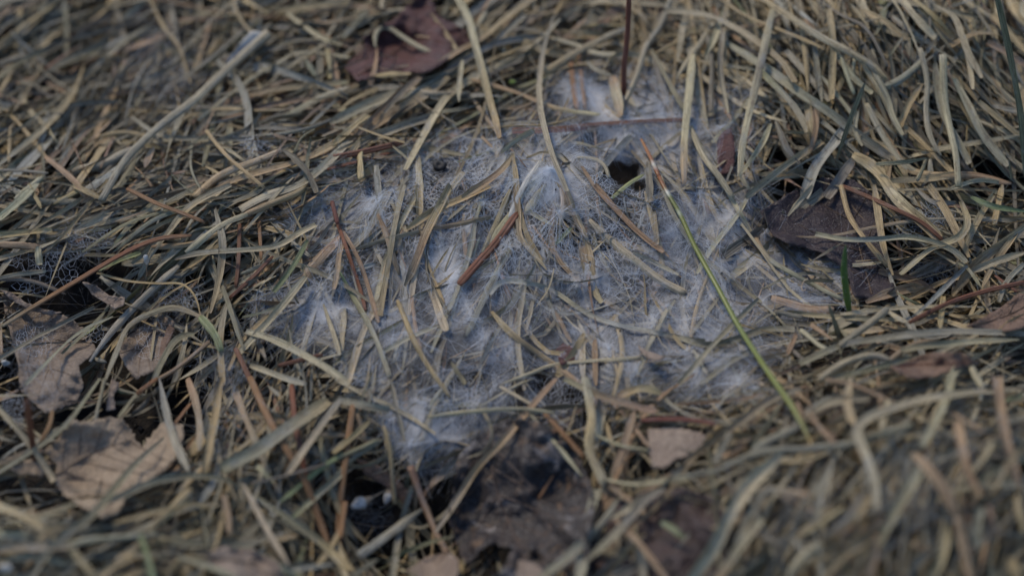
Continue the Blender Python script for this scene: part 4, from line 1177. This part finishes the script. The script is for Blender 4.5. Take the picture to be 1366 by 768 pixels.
def fuzz(px, py, rx, ry, n, lo, hi, zlo, zhi, rad=.000014):
    L, R = [], []
    for k in range(n):
        x, y = px+r.normal()*rx*.55, py+r.normal()*ry*.55; a = r.uniform(0, 6.28); d = r.uniform(lo, hi); s = np.linspace(-.5, .5, 7)
        th = a+r.normal(0, .35)*s+.1*np.sin(s*r.uniform(4, 12)); X, Y = x+np.cumsum(np.cos(th))*d/7, y-np.cumsum(np.sin(th))*d/7
        z0 = r.uniform(zlo, zhi); L.append(at(X, Y, (z0+r.normal(0, .6)*2*s+r.uniform(0, .5)*(1-4*s*s))*.001)); R.append(rad*math.exp(r.uniform(-.5, .9)))
    return L, R
def wisp(name, label, patches, nets, cat='web'):
    c = at(*(patches or nets)[0][:2]); t = empty(name, c, label, cat, 'small patches of silk between the blades')
    if patches:
        L, R = [], []
        for q in patches: a, b = fuzz(*q); L += a; R += b
        props(strands('silk_thread', L, R, M_SILK_FINE, t), kind='stuff')
    if nets:
        L, R = [], []
        for q in nets: a, b = net_lines(*q); L += a; R += b
        props(strands('silk_mesh', L, R, M_SILK, t), kind='stuff')
wisp('silk_wisp', 'open net of silk cells spanning the dark hollow', [(70, 355, 60, 45, 160, 12, 50, -2, 1), (110, 310, 40, 25, 120, 12, 40, 0, 2)], [(62, 372, 46, 20, 26, 0, .00006, -.2), (92, 335, 26, 22, 30, .5, .000035), (45, 345, 34, 22, 30, .5, .000035), (120, 318, 34, 16, 40, 1.0, .00004)])
wisp('silk_wisp', 'grey woolly silk hanging over the torn grey leaf', [(45, 470, 30, 45, 260, 10, 40, 0, 3), (60, 520, 25, 30, 120, 10, 30, 0, 2)], [(18, 545, 16, 26, 40, 1.0, .00004), (45, 455, 26, 22, 40, 2.0, .000035)])
wisp('silk_wisp', 'blurred grey silk tuft in the grass beside the white-sheathed stalk', [(205, 70, 45, 45, 420, 12, 50, -1, 3), (230, 115, 40, 35, 260, 12, 40, -1, 2)], None)
wisp('silk_wisp', 'fine silk net between the rolled grey leaf and straw', [(200, 430, 45, 35, 160, 12, 45, -1, 2.5), (240, 400, 40, 25, 120, 12, 40, 0, 3)], [(205, 460, 26, 30, 36, -.5, .00004), (240, 395, 30, 18, 40, 1.0, .00004), (130, 445, 22, 14, 24, 1.0, .00004)])
wisp('silk_wisp', 'veil of silk strands on upright straw beside the broad olive blade', [(310, 530, 28, 60, 300, 12, 50, 1, 5), (290, 480, 30, 30, 120, 12, 40, 1, 4)], None)
wisp('silk_wisp', 'thin silk net over the dark pit in the straw', [(1235, 360, 45, 30, 140, 10, 36, 0, 3)], [(1235, 365, 40, 16, 60, -2.0, .00004), (1220, 300, 40, 16, 50, 1.5, .000035), (1245, 285, 30, 14, 36, 2.5, .000035)])
wisp('silk_wisp', 'loose silk threads among the blurred blades of the near mound', [(1210, 660, 70, 60, 320, 14, 60, 1, 8), (1080, 690, 60, 40, 160, 14, 60, 1, 6), (1290, 580, 60, 40, 160, 14, 60, 2, 8)], None)
wisp('silk_wisp', 'wisps of silk tying the folded straw to the straw bundle', [(345, 190, 30, 12, 120, 8, 30, 1, 4), (440, 220, 40, 25, 200, 8, 34, 0, 3)], [(340, 192, 22, 10, 20, 3.0, .00004)])
wisp('silk_wisp', 'fine dark netting of silk in the black pit by the white bud', [(495, 690, 40, 35, 140, 8, 36, -6, -1)], [(495, 685, 36, 26, 26, -4.0, .00002)])
wisp('silk_wisp', 'bluish silk cobweb around the torn sheath and upper needles', [(770, 130, 55, 35, 300, 8, 34, 0, 2.5), (860, 135, 50, 30, 220, 8, 34, 0, 3)], None)

# ------------------------------------------------------------------ dead leaves
def leaf(name, label, outline, mat, lift=0.0, tilt=(0, 0), wav=.8, mid=None, nside=0, curl=0.0, vein=None, thick=.00028, lobe=.0, seed=1, res=4.2, cat='leaf', veinr=.00022, fold=1.2):
    """A leaf lying on the thatch: outline and midrib in photograph pixels, tilt in mm of height per 100 pixels."""
    rr = np.random.default_rng(seed); O = np.array(outline, float); c = O.mean(0)
    E = []
    for a, b in zip(O, np.roll(O, -1, 0)):                 # ragged margin
        n = max(2, int(np.hypot(*(b-a))/3.5)); t = np.linspace(0, 1, n, endpoint=False)[:, None]; q = a*(1-t)+b*t
        E.append(q+rr.normal(0, 1, q.shape)*(.55+lobe)*np.sin(np.pi*t)**.5)
    E = np.vstack(E); x0, y0 = E.min(0); x1, y1 = E.max(0)
    G = np.stack(np.meshgrid(np.arange(x0, x1, res), np.arange(y0, y1, res)), -1).reshape(-1, 2); G = G+rr.uniform(-1.2, 1.2, G.shape)
    sd = poly_sd(G[:, 0], G[:, 1], E); G = G[sd > res*.6]
    P = np.vstack([E, G]); ne = len(E)
    v, _e, f, *_ = delaunay_2d_cdt([Vector(p) for p in P], [(i, (i+1) % ne) for i in range(ne)], [list(range(ne))], 1, 1e-6)
    v = np.array([tuple(q) for q in v]); f = [list(t) for t in f]
    ph = rr.uniform(0, 6, 8); wls = np.geomspace(150, 15, 14)*rr.uniform(.85, 1.2, 14); angs = rr.uniform(0, 3.14, 14); phs = rr.uniform(0, 6, 14); amps = .62*(wls/100)**.95
    M = spline(np.array(mid, float), 24) if mid else None
    def near_mid(x, y): return np.zeros(np.shape(x)) if M is None else np.hypot(np.asarray(x)[..., None]-M[:, 0], np.asarray(y)[..., None]-M[:, 1]).min(-1)
    def height(x, y):
        d = np.clip(poly_sd(x, y, O), 0, 60)
        h = lift+(x-c[0])/100*tilt[0]+(y-c[1])/100*tilt[1]
        for wl_, an, am, f0 in zip(wls, angs, amps, phs): h = h+wav*am*np.sin((x*np.cos(an)+y*np.sin(an)*1.3)*6.283/wl_+f0+1.5*np.sin((y*np.cos(an)-x*np.sin(an))*4/wl_+2*f0))
        return h+curl*np.exp(-d/9)*(1+.5*np.sin(x*.09+y*.07+ph[6])) + fold*np.minimum(near_mid(x, y), 45)/45
    V = at(v[:, 0], v[:, 1], height(v[:, 0], v[:, 1])*.001); root = empty(name, at(*c, lift*.001), label, cat)
    n = len(v); cnt = {}
    for t in f:
        for a, b in zip(t, t[1:]+t[:1]): cnt[(a, b)] = 1
    bd = [(a, b) for a, b in cnt if (b, a) not in cnt]
    N = np.array([0, -.4, .9])
    # which way the triangles face
    a, b, d = V[f[0][0]], V[f[0][1]], V[f[0][2]]; flip = np.cross(b-a, d-a)@N < 0
    if flip: f = [t[::-1] for t in f]; bd = [(b, a) for a, b in bd]
    V2 = np.vstack([V, V-N*thick]); F2 = f+[[i+n for i in t[::-1]] for t in f]+[[b, a, a+n, b+n] for a, b in bd]
    mesh_obj('leaf_surface', V2, F2, mat, parent=root)
    def rib(nm, line, r0, r1):
        q = spline(np.array(line, float), max(6, int(np.hypot(*np.diff(np.array(line, float), axis=0).T).sum()/4)))
        p = at(q[:, 0], q[:, 1], (height(q[:, 0], q[:, 1])+.12)*.001); vv, ff = tube(p, np.linspace(r0, r1, len(p)), ROUND)
        mesh_obj(nm, vv, ff, vein or mat, parent=root)
    if mid:
        rib('midrib', mid, veinr*1.6, veinr*.6)
        q = spline(np.array(mid, float), 40)
        for k in range(nside):
            i = int(4+34*k/max(nside-1, 1)); i = min(i, 37); t = q[i+1]-q[i]; t /= np.hypot(*t)
            for s in (-1, 1):
                a = s*math.radians(rr.uniform(42, 58)); d = np.array([t[0]*math.cos(a)-t[1]*math.sin(a), t[0]*math.sin(a)+t[1]*math.cos(a)])
                far = 6
                while far < 90 and poly_sd(*(q[i]+d*(far+4)), O) > 2: far += 3
                if far > 14: rib('side_vein', [q[i], q[i]+d*far*.5+t*far*.04, q[i]+d*far+t*far*.14], veinr*.8, veinr*.35)
    return root
def crop_pts(c, s): ox, oy = CROPS[c]; return [(float(a)*CS+ox, float(b)*CS+oy) for a, b in (q.split(',') for q in s.split())]
def shift(P, dx, dy): return [(x+dx, y+dy) for x, y in P]
V_TAN = mat_plain('tan_vein', (.20, .145, .10), (.13, .09, .06)); V_DARK = mat_plain('dark_vein', (.05, .032, .022), (.09, .055, .035)); V_BROWN = mat_plain('brown_vein', (.10, .07, .055), (.06, .042, .034)); V_RED = mat_plain('red_vein', (.12, .05, .03), (.07, .03, .02))
L_TAN = mat_leaf('tan_leaf', (.37, .275, .185), (.29, .215, .145), (.20, .14, .09), (.08, .055, .04), 1.1)
L_GREY = mat_leaf('grey_leaf', (.24, .185, .14), (.18, .135, .10), (.13, .09, .065), (.08, .06, .045), 1.0)
L_BLOTCH = mat_leaf('blotched_leaf', (.022, .019, .021), (.058, .046, .040), (.15, .09, .05), (.012, .010, .011), .62, .4, .45)
L_REDDISH = mat_leaf('reddish_leaf', (.055, .032, .029), (.038, .025, .024), (.09, .052, .038), (.02, .015, .014), .8, .45)
L_PURPLE = mat_leaf('purple_leaf', (.042, .030, .034), (.030, .021, .025), (.07, .047, .042), (.015, .012, .013), .9, .35)
L_REDBROWN = mat_leaf('red_brown_leaf', (.10, .036, .03), (.07, .028, .025), (.045, .022, .022), (.025, .015, .014), .9, .45)
L_PINK = mat_leaf('pinkish_leaf', (.27, .205, .155), (.20, .145, .108), (.13, .09, .066), (.09, .06, .05), .8)
L_BROWN = mat_leaf('brown_leaf', (.15, .09, .06), (.20, .125, .085), (.10, .06, .042), (.05, .035, .028), .9)
leaf('dead_leaf', 'large crumbled tan leaf with pitted surface and dark midrib', crop_pts('G', '285,155 350,160 420,142 485,150 520,190 535,235 562,262 600,205 640,162 725,172 722,230 690,310 640,360 580,395 510,430 470,520 400,545 330,500 250,450 215,385 225,330 175,285 230,220'), L_TAN, 1.6, (0, -1.2), .75,
     crop_pts('G', '215,375 330,300 420,262 525,228'), 5, .5, V_TAN, seed=2, lobe=.9)
leaf('leaf_scrap', 'small ragged tan scrap torn off the crumbled leaf, on dark soil', crop_pts('G', '38,345 90,318 150,300 215,325 180,345 168,378 120,368 78,372'), L_TAN, .5, (0, 0), .5, seed=3, lobe=.6, cat='leaf scrap')
leaf('dead_leaf', 'big dark leaf blotched black and orange, a pale streak on it', crop_pts('H', '455,420 480,290 560,215 650,150 770,150 870,210 960,310 1000,400 1010,520 985,640 1000,760 960,900 760,960 640,900 590,800 665,720 690,655 600,640 545,690 505,730 478,650 440,545'), L_BLOTCH, -.2, (0, -1), 1.1,
     crop_pts('H', '600,190 612,350 640,470 695,600 760,760'), 6, 1.6, V_BROWN, seed=4, lobe=1.1, fold=3.2, veinr=.0003)
leaf('dead_leaf', 'dark reddish leaf half buried at the foot of the near mound', crop_pts('H', '990,560 1090,480 1230,430 1370,420 1500,470 1560,600 1540,800 1300,880 1000,850 930,760'), L_REDDISH, -1.5, (.5, 0), 1.0, crop_pts('H', '960,840 1150,680 1420,500'), 4, 1.0, V_DARK, seed=5)
leaf('dead_leaf', 'smooth purple-brown leaf lying flat beside the web', crop_pts('F', '320,95 420,30 560,-40 690,-30 770,30 815,110 790,190 825,290 850,400 760,440 690,430 660,330 560,255 440,225 370,190'), L_PURPLE, .2, (0, 0), .5, crop_pts('F', '760,420 700,200 640,-10'), 4, 1.0, V_DARK, seed=6)
leaf('dead_leaf', 'crinkled red-brown leaf sticking out of the straw at the top', crop_pts('B', '330,-30 385,20 400,65 500,115 530,165 470,205 430,240 370,280 280,292 160,298 80,322 30,270 60,230 112,190 98,150 165,105 235,68 290,15'), L_REDBROWN, .8, (0, -2.0), 1.1, crop_pts('B', '80,300 250,190 420,60'), 4, .8, V_RED, seed=7, lobe=.6)
leaf('leaf_scrap', 'small smooth tan leaf scrap below the short red needle', crop_pts('H', '1222,190 1290,182 1345,182 1440,205 1470,240 1420,285 1330,310 1290,345 1240,340 1228,270'), L_PINK, 1.5, (0, -1), .4, seed=8, cat='leaf scrap')
leaf('dead_leaf', 'torn grey-brown leaf under woolly silk by the dark hollow', crop_pts('D', '5,420 50,418 130,470 250,500 335,555 380,640 310,700 330,780 300,850 180,890 80,800 70,690 40,580'), L_GREY, -1.5, (0, -1), .9, crop_pts('D', '30,440 150,620 260,860'), 4, .8, V_TAN, seed=9, lobe=.5)
leaf('leaf_scrap', 'tan rolled leaf rim curling along the edge of the dark hollow', crop_pts('D', '0,402 40,410 100,452 180,480 245,492 200,505 110,480 40,440'), L_PINK, 1.4, (0, 0), .4, None, 0, 1.2, seed=10, cat='leaf scrap')
leaf('dead_leaf', 'rolled grey leaf with a crumbling tan rim under the olive arch', crop_pts('D', '540,560 500,590 465,640 490,700 535,755 590,730 640,690 660,600 690,530 640,500'), L_GREY, -1.5, (2, 0), .9, crop_pts('D', '640,510 560,640 545,740'), 3, 1.2, V_TAN, seed=12, lobe=.7)
leaf('leaf_scrap', 'thin curled edge of brown leaf standing behind the rolled grey leaf', crop_pts('D', '625,700 632,610 668,535 690,560 660,620 655,700'), L_BROWN, 1.0, (0, -1), .5, None, 0, 1.0, seed=13, cat='leaf scrap')
leaf('leaf_scrap', 'narrow pale curled leaf strip standing over the crumbled tan leaf', crop_pts('G', '438,-5 470,5 448,60 455,112 418,118 425,60'), L_PINK, 2.0, (0, -1), .3, None, 0, .8, seed=14, cat='leaf scrap')
leaf('dead_leaf', 'curled dark brown leaf wedged among straw at the mound top', crop_pts('F', '1130,545 1200,510 1270,470 1340,415 1420,430 1440,500 1340,560 1230,570'), L_BROWN, 4.0, (0, -1), .7, crop_pts('F', '1150,545 1280,510 1420,440'), 3, .8, V_DARK, seed=15)
leaf('dead_leaf', 'crinkled reddish-brown leaf lying low in the straw mat', crop_pts('F', '825,702 900,672 1000,650 1110,648 1185,690 1090,715 1020,742 930,755 870,735'), L_BROWN, 4.5, (0, -1), .7, crop_pts('F', '840,705 1000,695 1160,688'), 3, .6, V_RED, seed=16)
leaf('dead_leaf', 'pinkish-brown curled leaf lying blurred at the bottom', crop_pts('G', '785,692 880,650 1000,660 1095,712 1130,775 1080,830 960,790 850,735'), L_PINK, 4.0, (0, -1.5), .8, crop_pts('G', '800,695 950,710 1110,790'), 3, .8, V_TAN, seed=17)
leaf('leaf_scrap', 'tan broken leaf corner beneath the dark pit', crop_pts('H', '270,745 350,690 440,668 482,705 470,790 340,800'), L_PINK, 1.5, (0, -1), .6, None, 0, .6, seed=18, cat='leaf scrap')
leaf('leaf_scrap', 'grey-tan leaf corner below the blotched dark leaf', crop_pts('H', '640,770 700,700 780,715 850,780 780,840 660,830'), L_PINK, 2.0, (0, -1), .6, None, 0, .6, seed=19, cat='leaf scrap')
leaf('leaf_scrap', 'red-brown leaf piece showing through the film at the tuft', crop_pts('C', '150,545 205,488 222,590 215,682 152,692'), L_REDBROWN, -.8, (0, 0), .3, seed=20, cat='leaf scrap')
leaf('leaf_scrap', 'tiny crumpled straw-coloured leaf bit caught on the web', crop_pts('E', '1185,618 1215,640 1260,655 1295,668 1270,682 1220,672 1195,650'), L_PINK, 1.0, (0, -1), .4, None, 0, .5, seed=21, res=2.5, cat='leaf scrap')
leaf('leaf_scrap', 'dark reddish leaf piece veiled by the silk', crop_pts('E', '860,640 890,612 940,630 935,680 880,700'), L_REDBROWN, -.6, (0, 0), .2, seed=22, res=3, cat='leaf scrap')
leaf('leaf_scrap', 'shrivelled grey-brown leaf scrap hung on silk at the hollow', crop_pts('D', '325,372 380,385 430,425 490,432 488,465 450,480 410,450 360,420'), L_PINK, 4.0, (0, -1), .7, None, 0, 1.2, seed=23, res=2.6, cat='leaf scrap')
leaf('dead_leaf', 'dark brown leaf glimpsed under the upper left straw', crop_pts('A', '140,230 210,260 190,330 130,330'), L_REDDISH, -2.0, (0, 0), .5, seed=24)
leaf('dead_leaf', 'brown leaf lying deep below the web edge by the purple leaf', crop_pts('F', '640,330 760,330 840,400 820,470 690,460'), L_BROWN, -3.0, (0, 0), .5, seed=25)
leaf('leaf_scrap', 'brown shred of bark-like leaf leaning into the black pit', crop_pts('H', '75,305 160,330 240,390 300,450 280,500 200,420 110,370'), L_BROWN, -1.0, (0, 0), .5, seed=26, cat='leaf scrap')

# ------------------------------------------------------------------ small things
def lump(name, label, cat, px, py, rx, ry, rz, mat, lift, seed, top=False, bump=.25, group=None, n=(18, 12)):
    rr = np.random.default_rng(seed); c = at(px, py, lift*.001)
    if top:                                            # sits on the silk, where the line of sight meets the sheet
        d = rays(px, py); ts = np.linspace(.3, .6, 3000); q = CAM+d*ts[:, None]; c = q[np.argmax(q[:, 2] < film_z(q[:, 0], q[:, 1])+rz*.7)]
    U, W = np.meshgrid(np.linspace(0, 2*np.pi, n[0], endpoint=False), np.linspace(.02, np.pi-.02, n[1])); D = np.stack([np.sin(W)*np.cos(U), np.sin(W)*np.sin(U), np.cos(W)], -1)
    h = 1+bump*sum(rr.uniform(.3, 1)*np.sin(D@rr.normal(0, 4, 3)+rr.uniform(0, 6)) for _ in range(5))/2.2
    V = c+D*h[..., None]*np.array([rx, ry, rz]); I = np.arange(n[0]*n[1]).reshape(n[1], n[0]); J = np.roll(I, -1, 1)
    F = np.stack([I[:-1], J[:-1], J[1:], I[1:]], -1).reshape(-1, 4)
    return props(mesh_obj(name, V, F, mat, origin=c), label, cat, group)
M_BLACK = mat_plain('black_frass', (.012, .011, .011), (.03, .028, .027), .45, 6); M_WHITE = mat_plain('white_bud', (.62, .60, .55), (.36, .32, .27), .5, 1.2); M_GRIT = mat_plain('pale_grit', (.45, .44, .41), (.25, .23, .2), .6, 3); M_BUDTAN = mat_plain('bud_scale', (.42, .33, .22), (.3, .2, .12), .6, 3)
lump('dropping', 'lumpy black dropping stuck in the silk near the web edge', 'dropping', 587, 222, 0.0018, .0017, .0018, M_BLACK, 1, 31, True, .35)
def bud(px, py, ang, L, W, label, seed):
    c = at(px, py, -1.0*.001); d = at(px+math.cos(ang)*10, py-math.sin(ang)*10, -.001)-c; d /= np.linalg.norm(d); t = empty('seed_bud', c, label, 'seed bud', 'white buds in the black pit')
    s = np.linspace(-.5, .5, 12); P = c+d*s[:, None]*L; w = W*np.sqrt(np.clip(1-(2*s)**2, 0.02, 1))*(1+.15*np.sin(s*9+seed)); V, F = tube(P, w, ROUND); mesh_obj('bud_scale', V, F, M_WHITE, parent=t)
    P = c+d*np.linspace(.02, .75, 8)[:, None]*L; V, F = tube(P, np.linspace(W*1.06, W*.30, 8), ROUND); mesh_obj('husk', V, F, M_BUDTAN, parent=t)
    P = c+d*np.linspace(.7, 2.2, 8)[:, None]*L+np.array([0, 0, .0008])*np.linspace(0, 1, 8)[:, None]**2; V, F = tube(P, np.full(8, W*.14), ROUND); mesh_obj('bud_stalk', V, F, M_BUDTAN, parent=t)
bud(480, 671, .45, .0050, .0016, 'plump white bud with a tan husk in the black pit', 1)
bud(518, 661, 1.2, .0044, .0011, 'slender white bud with splayed tip behind the plump bud', 2)
# torn white sheath of the pale stalk
q = spline(np.array(crop_pts('A', '900,262 935,225 985,180 1045,135')), 14); P = at(q[:, 0], q[:, 1], np.linspace(2.0, 3.6, 14)*.001)
sheath_obj = next(p.obj for p in PIECES if p.sheath)
M_SHEATH = mat_plain('white_sheath', (.52, .52, .49), (.25, .26, .27), .45, .5)
V, F = tube(P, .0019*np.array([.6, .75, .8, .85, .8, .95, 1.0, 1.1, 1.2, 1.3, 1.45, 1.3, .8, .2]), GUTTER*np.array([1, 2.4]), np.linspace(-.3, .5, 14)); mesh_obj('sheath', V, F, M_SHEATH, parent=sheath_obj)
# the yellow-green stalk
q = spline(np.array(crop_pts('F', '-150,-190 -118,-130 -60,0 0,95 60,230 150,390 230,540 300,650 380,770 440,852 490,942 530,1030')), 60)
base_l = np.interp(np.linspace(0, 1, 60), [0, .15, .3, .55, .8, 1], [1.0, 1.6, 3.0, 5.0, 5.5, 4.0]); P = at(q[:, 0], q[:, 1], base_l*.001); P[:, 2] = np.maximum(P[:, 2], np.where(poly_sd(q[:, 0], q[:, 1], WEB) > 0, film_z(P[:, 0], P[:, 1])+.0010, -1))
for _ in range(6): P[1:-1] = .25*P[:-2]+.5*P[1:-1]+.25*P[2:]
t = np.linspace(0, 1, 60); w = np.interp(t, [0, .03, .1, .5, .9, 1], [.0003, .00052, .0006, .0007, .00074, .0003])
k = np.array([(.30, .12, .03), (.24, .09, .03), (.45, .42, .36), (.22, .08, .03), (.19, .075, .03), (.42, .42, .36), (.10, .11, .03), (.13, .14, .03), (.34, .35, .26), (.14, .15, .03), (.15, .165, .032), (.13, .15, .03), (.16, .165, .035), (.15, .14, .04), (.30, .16, .06)]); kx = [0, .07, .085, .10, .155, .17, .185, .225, .235, .245, .4, .6, .85, .95, 1]
c = np.stack([np.interp(t, kx, k[:, i]) for i in range(3)], -1); stalk = empty('green_stalk', P[-1], 'long smooth yellow-green stalk with an orange tip, lying across the web', 'grass stalk')
a = 9; V, F = tube(P[a:], w[a:]); c2 = np.repeat(np.concatenate([[c[a]], c[a:], [c[-1]]]), 8, 0)
def stalk_part(nm, a, b):
    V, F = tube(P[a:b], w[a:b]); cc = np.repeat(np.concatenate([[c[a]], c[a:b], [c[b-1]]]), 8, 0); s = np.arange(b-a+2)*2.0
    uv = np.stack([np.repeat(s, 8)*.3, np.tile(np.linspace(0, 1, 8), b-a+2)*.3, np.full(len(V), 77.)], -1); mesh_obj(nm, V, F, M_STALK, parent=stalk, col=cc, buv=uv)
def mat_stalk():
    t = NT('green_stalk'); c = t.n('Attribute', attribute_name='col').outputs['Color']; pos = t.vscale(t.n('NewGeometry').outputs['Position'], 1000.0)
    k = t.mix(t.ramp(t.noise(pos, .9, 4), .5, .7, 0, .5), c, (.12, .13, .03)); k = t.mix(t.ramp(t.noise(pos, 2.5, 2), .66, .72, 0, .8), k, (.5, .5, .46))
    return t.done(t.n('BsdfPrincipled', {'Base Color': k, 'Roughness': .42, 'Specular IOR Level': .35}).outputs[0])
M_STALK = mat_stalk(); stalk_part('stalk', 7, 60); stalk_part('stalk_tip', 0, 8)
# short green shoot
q = spline(np.array(crop_pts('F', '672,495 660,420 650,330 656,226')), 16); b0 = at(q[0, 0], q[0, 1], .001); nn = np.array([0, -1, .25]); nn /= np.linalg.norm(nn); d = rays(q[:, 0], q[:, 1]); P = CAM+d*(((b0-CAM)@nn)/(d@nn))[:, None]
w = np.interp(np.linspace(0, 1, 16), [0, .2, .6, .9, 1], [.0006, .00095, .0009, .0005, .0001]); V, F = tube(P, w, ROUND); tt = np.repeat(np.linspace(0, 1, 18), 8)[:, None]
o = mesh_obj('green_shoot', V, F, M_STALK, col=np.array([(.10, .16, .03)])*(1-tt)+np.array([(.035, .09, .025)])*tt, origin=P[0]); props(o, 'short pointed green shoot standing up at the web edge', 'grass shoot')
# a curl of hair-fine stem hooked on the jointed stalk, and the joint's ring
q = spline(np.array(crop_pts('F', '508,358 490,372 482,395 490,408 500,400')), 12); P = at(q[:, 0], q[:, 1], .0022); V, F = tube(P, np.full(12, .00014), ROUND)
props(mesh_obj('curled_fibre', V, F, M_BUDTAN, origin=P.mean(0)), 'tiny pale curled fibre hooked on the jointed tan stalk', 'fibre')
lump('white_flake', 'small white flake lying on straw beside the dark-tipped blade', 'flake', 195, 346, .0007, .0007, .0018, M_WHITE, 5.5, 33, bump=.15)
lump('white_grain', 'dull whitish grain by the torn grey leaf', 'grain', 7, 484, .0011, .0007, .0007, M_GRIT, 3, 34, bump=.4)
lump('white_grain', 'blurred whitish grain at the lower corner in the grass', 'grain', 8, 757, .0015, .0009, .0009, M_GRIT, 4, 35, bump=.4)
lump('green_speck', 'tiny yellow-green moss speck on the needles above the web', 'moss', 683, 110, .0010, .0007, .0007, mat_plain('moss', (.22, .27, .06), (.13, .17, .04)), 2.5, 36)
# dark crumbs caught in the web, and litter on the soil
def crumbs(name, label, pts, sizes, mat, parent=None):
    M = Merge(); rr = np.random.default_rng(5)
    ico = np.array([(0, 0, 1), (1, 0, 0), (0, 1, 0), (-1, 0, 0), (0, -1, 0), (0, 0, -1)], float); fc = np.array([(0, 1, 2), (0, 2, 3), (0, 3, 4), (0, 4, 1), (5, 2, 1), (5, 3, 2), (5, 4, 3), (5, 1, 4)])
    for p, s in zip(pts, sizes): M.add(np.asarray(p)+(ico*rr.uniform(.5, 1.3, (6, 1))*s)@np.linalg.qr(rr.normal(size=(3, 3)))[0], fc)
    V, F = M.get(); o = mesh_obj(name, V, F, mat, parent=parent); props(o, label, None, None, 'stuff'); return o
idx = r.choice(len(PW), 420, p=wgt); x, y = gx[HW[idx]]+r.normal(0, .001, 420), gy[PW[idx]]; sz = .00007*np.exp(r.exponential(.55, 420)).clip(1, 5)
crumbs('frass', 'dark crumbs of frass scattered over the silk', np.stack([x, y, film_z(x, y)+sz*.4], -1), sz, M_BLACK)
n = 5200; qx, qy = r.uniform(-420, 1786, n), r.uniform(-330, 1000, n); p = at(qx, qy, r.uniform(-14, -8, n)*.001)
crumbs('soil_crumbs', 'dark crumbs of soil and leaf litter below the grass', p, np.exp(r.normal(-7.4, .5, n)).clip(.0002, .0022), M_SOIL)
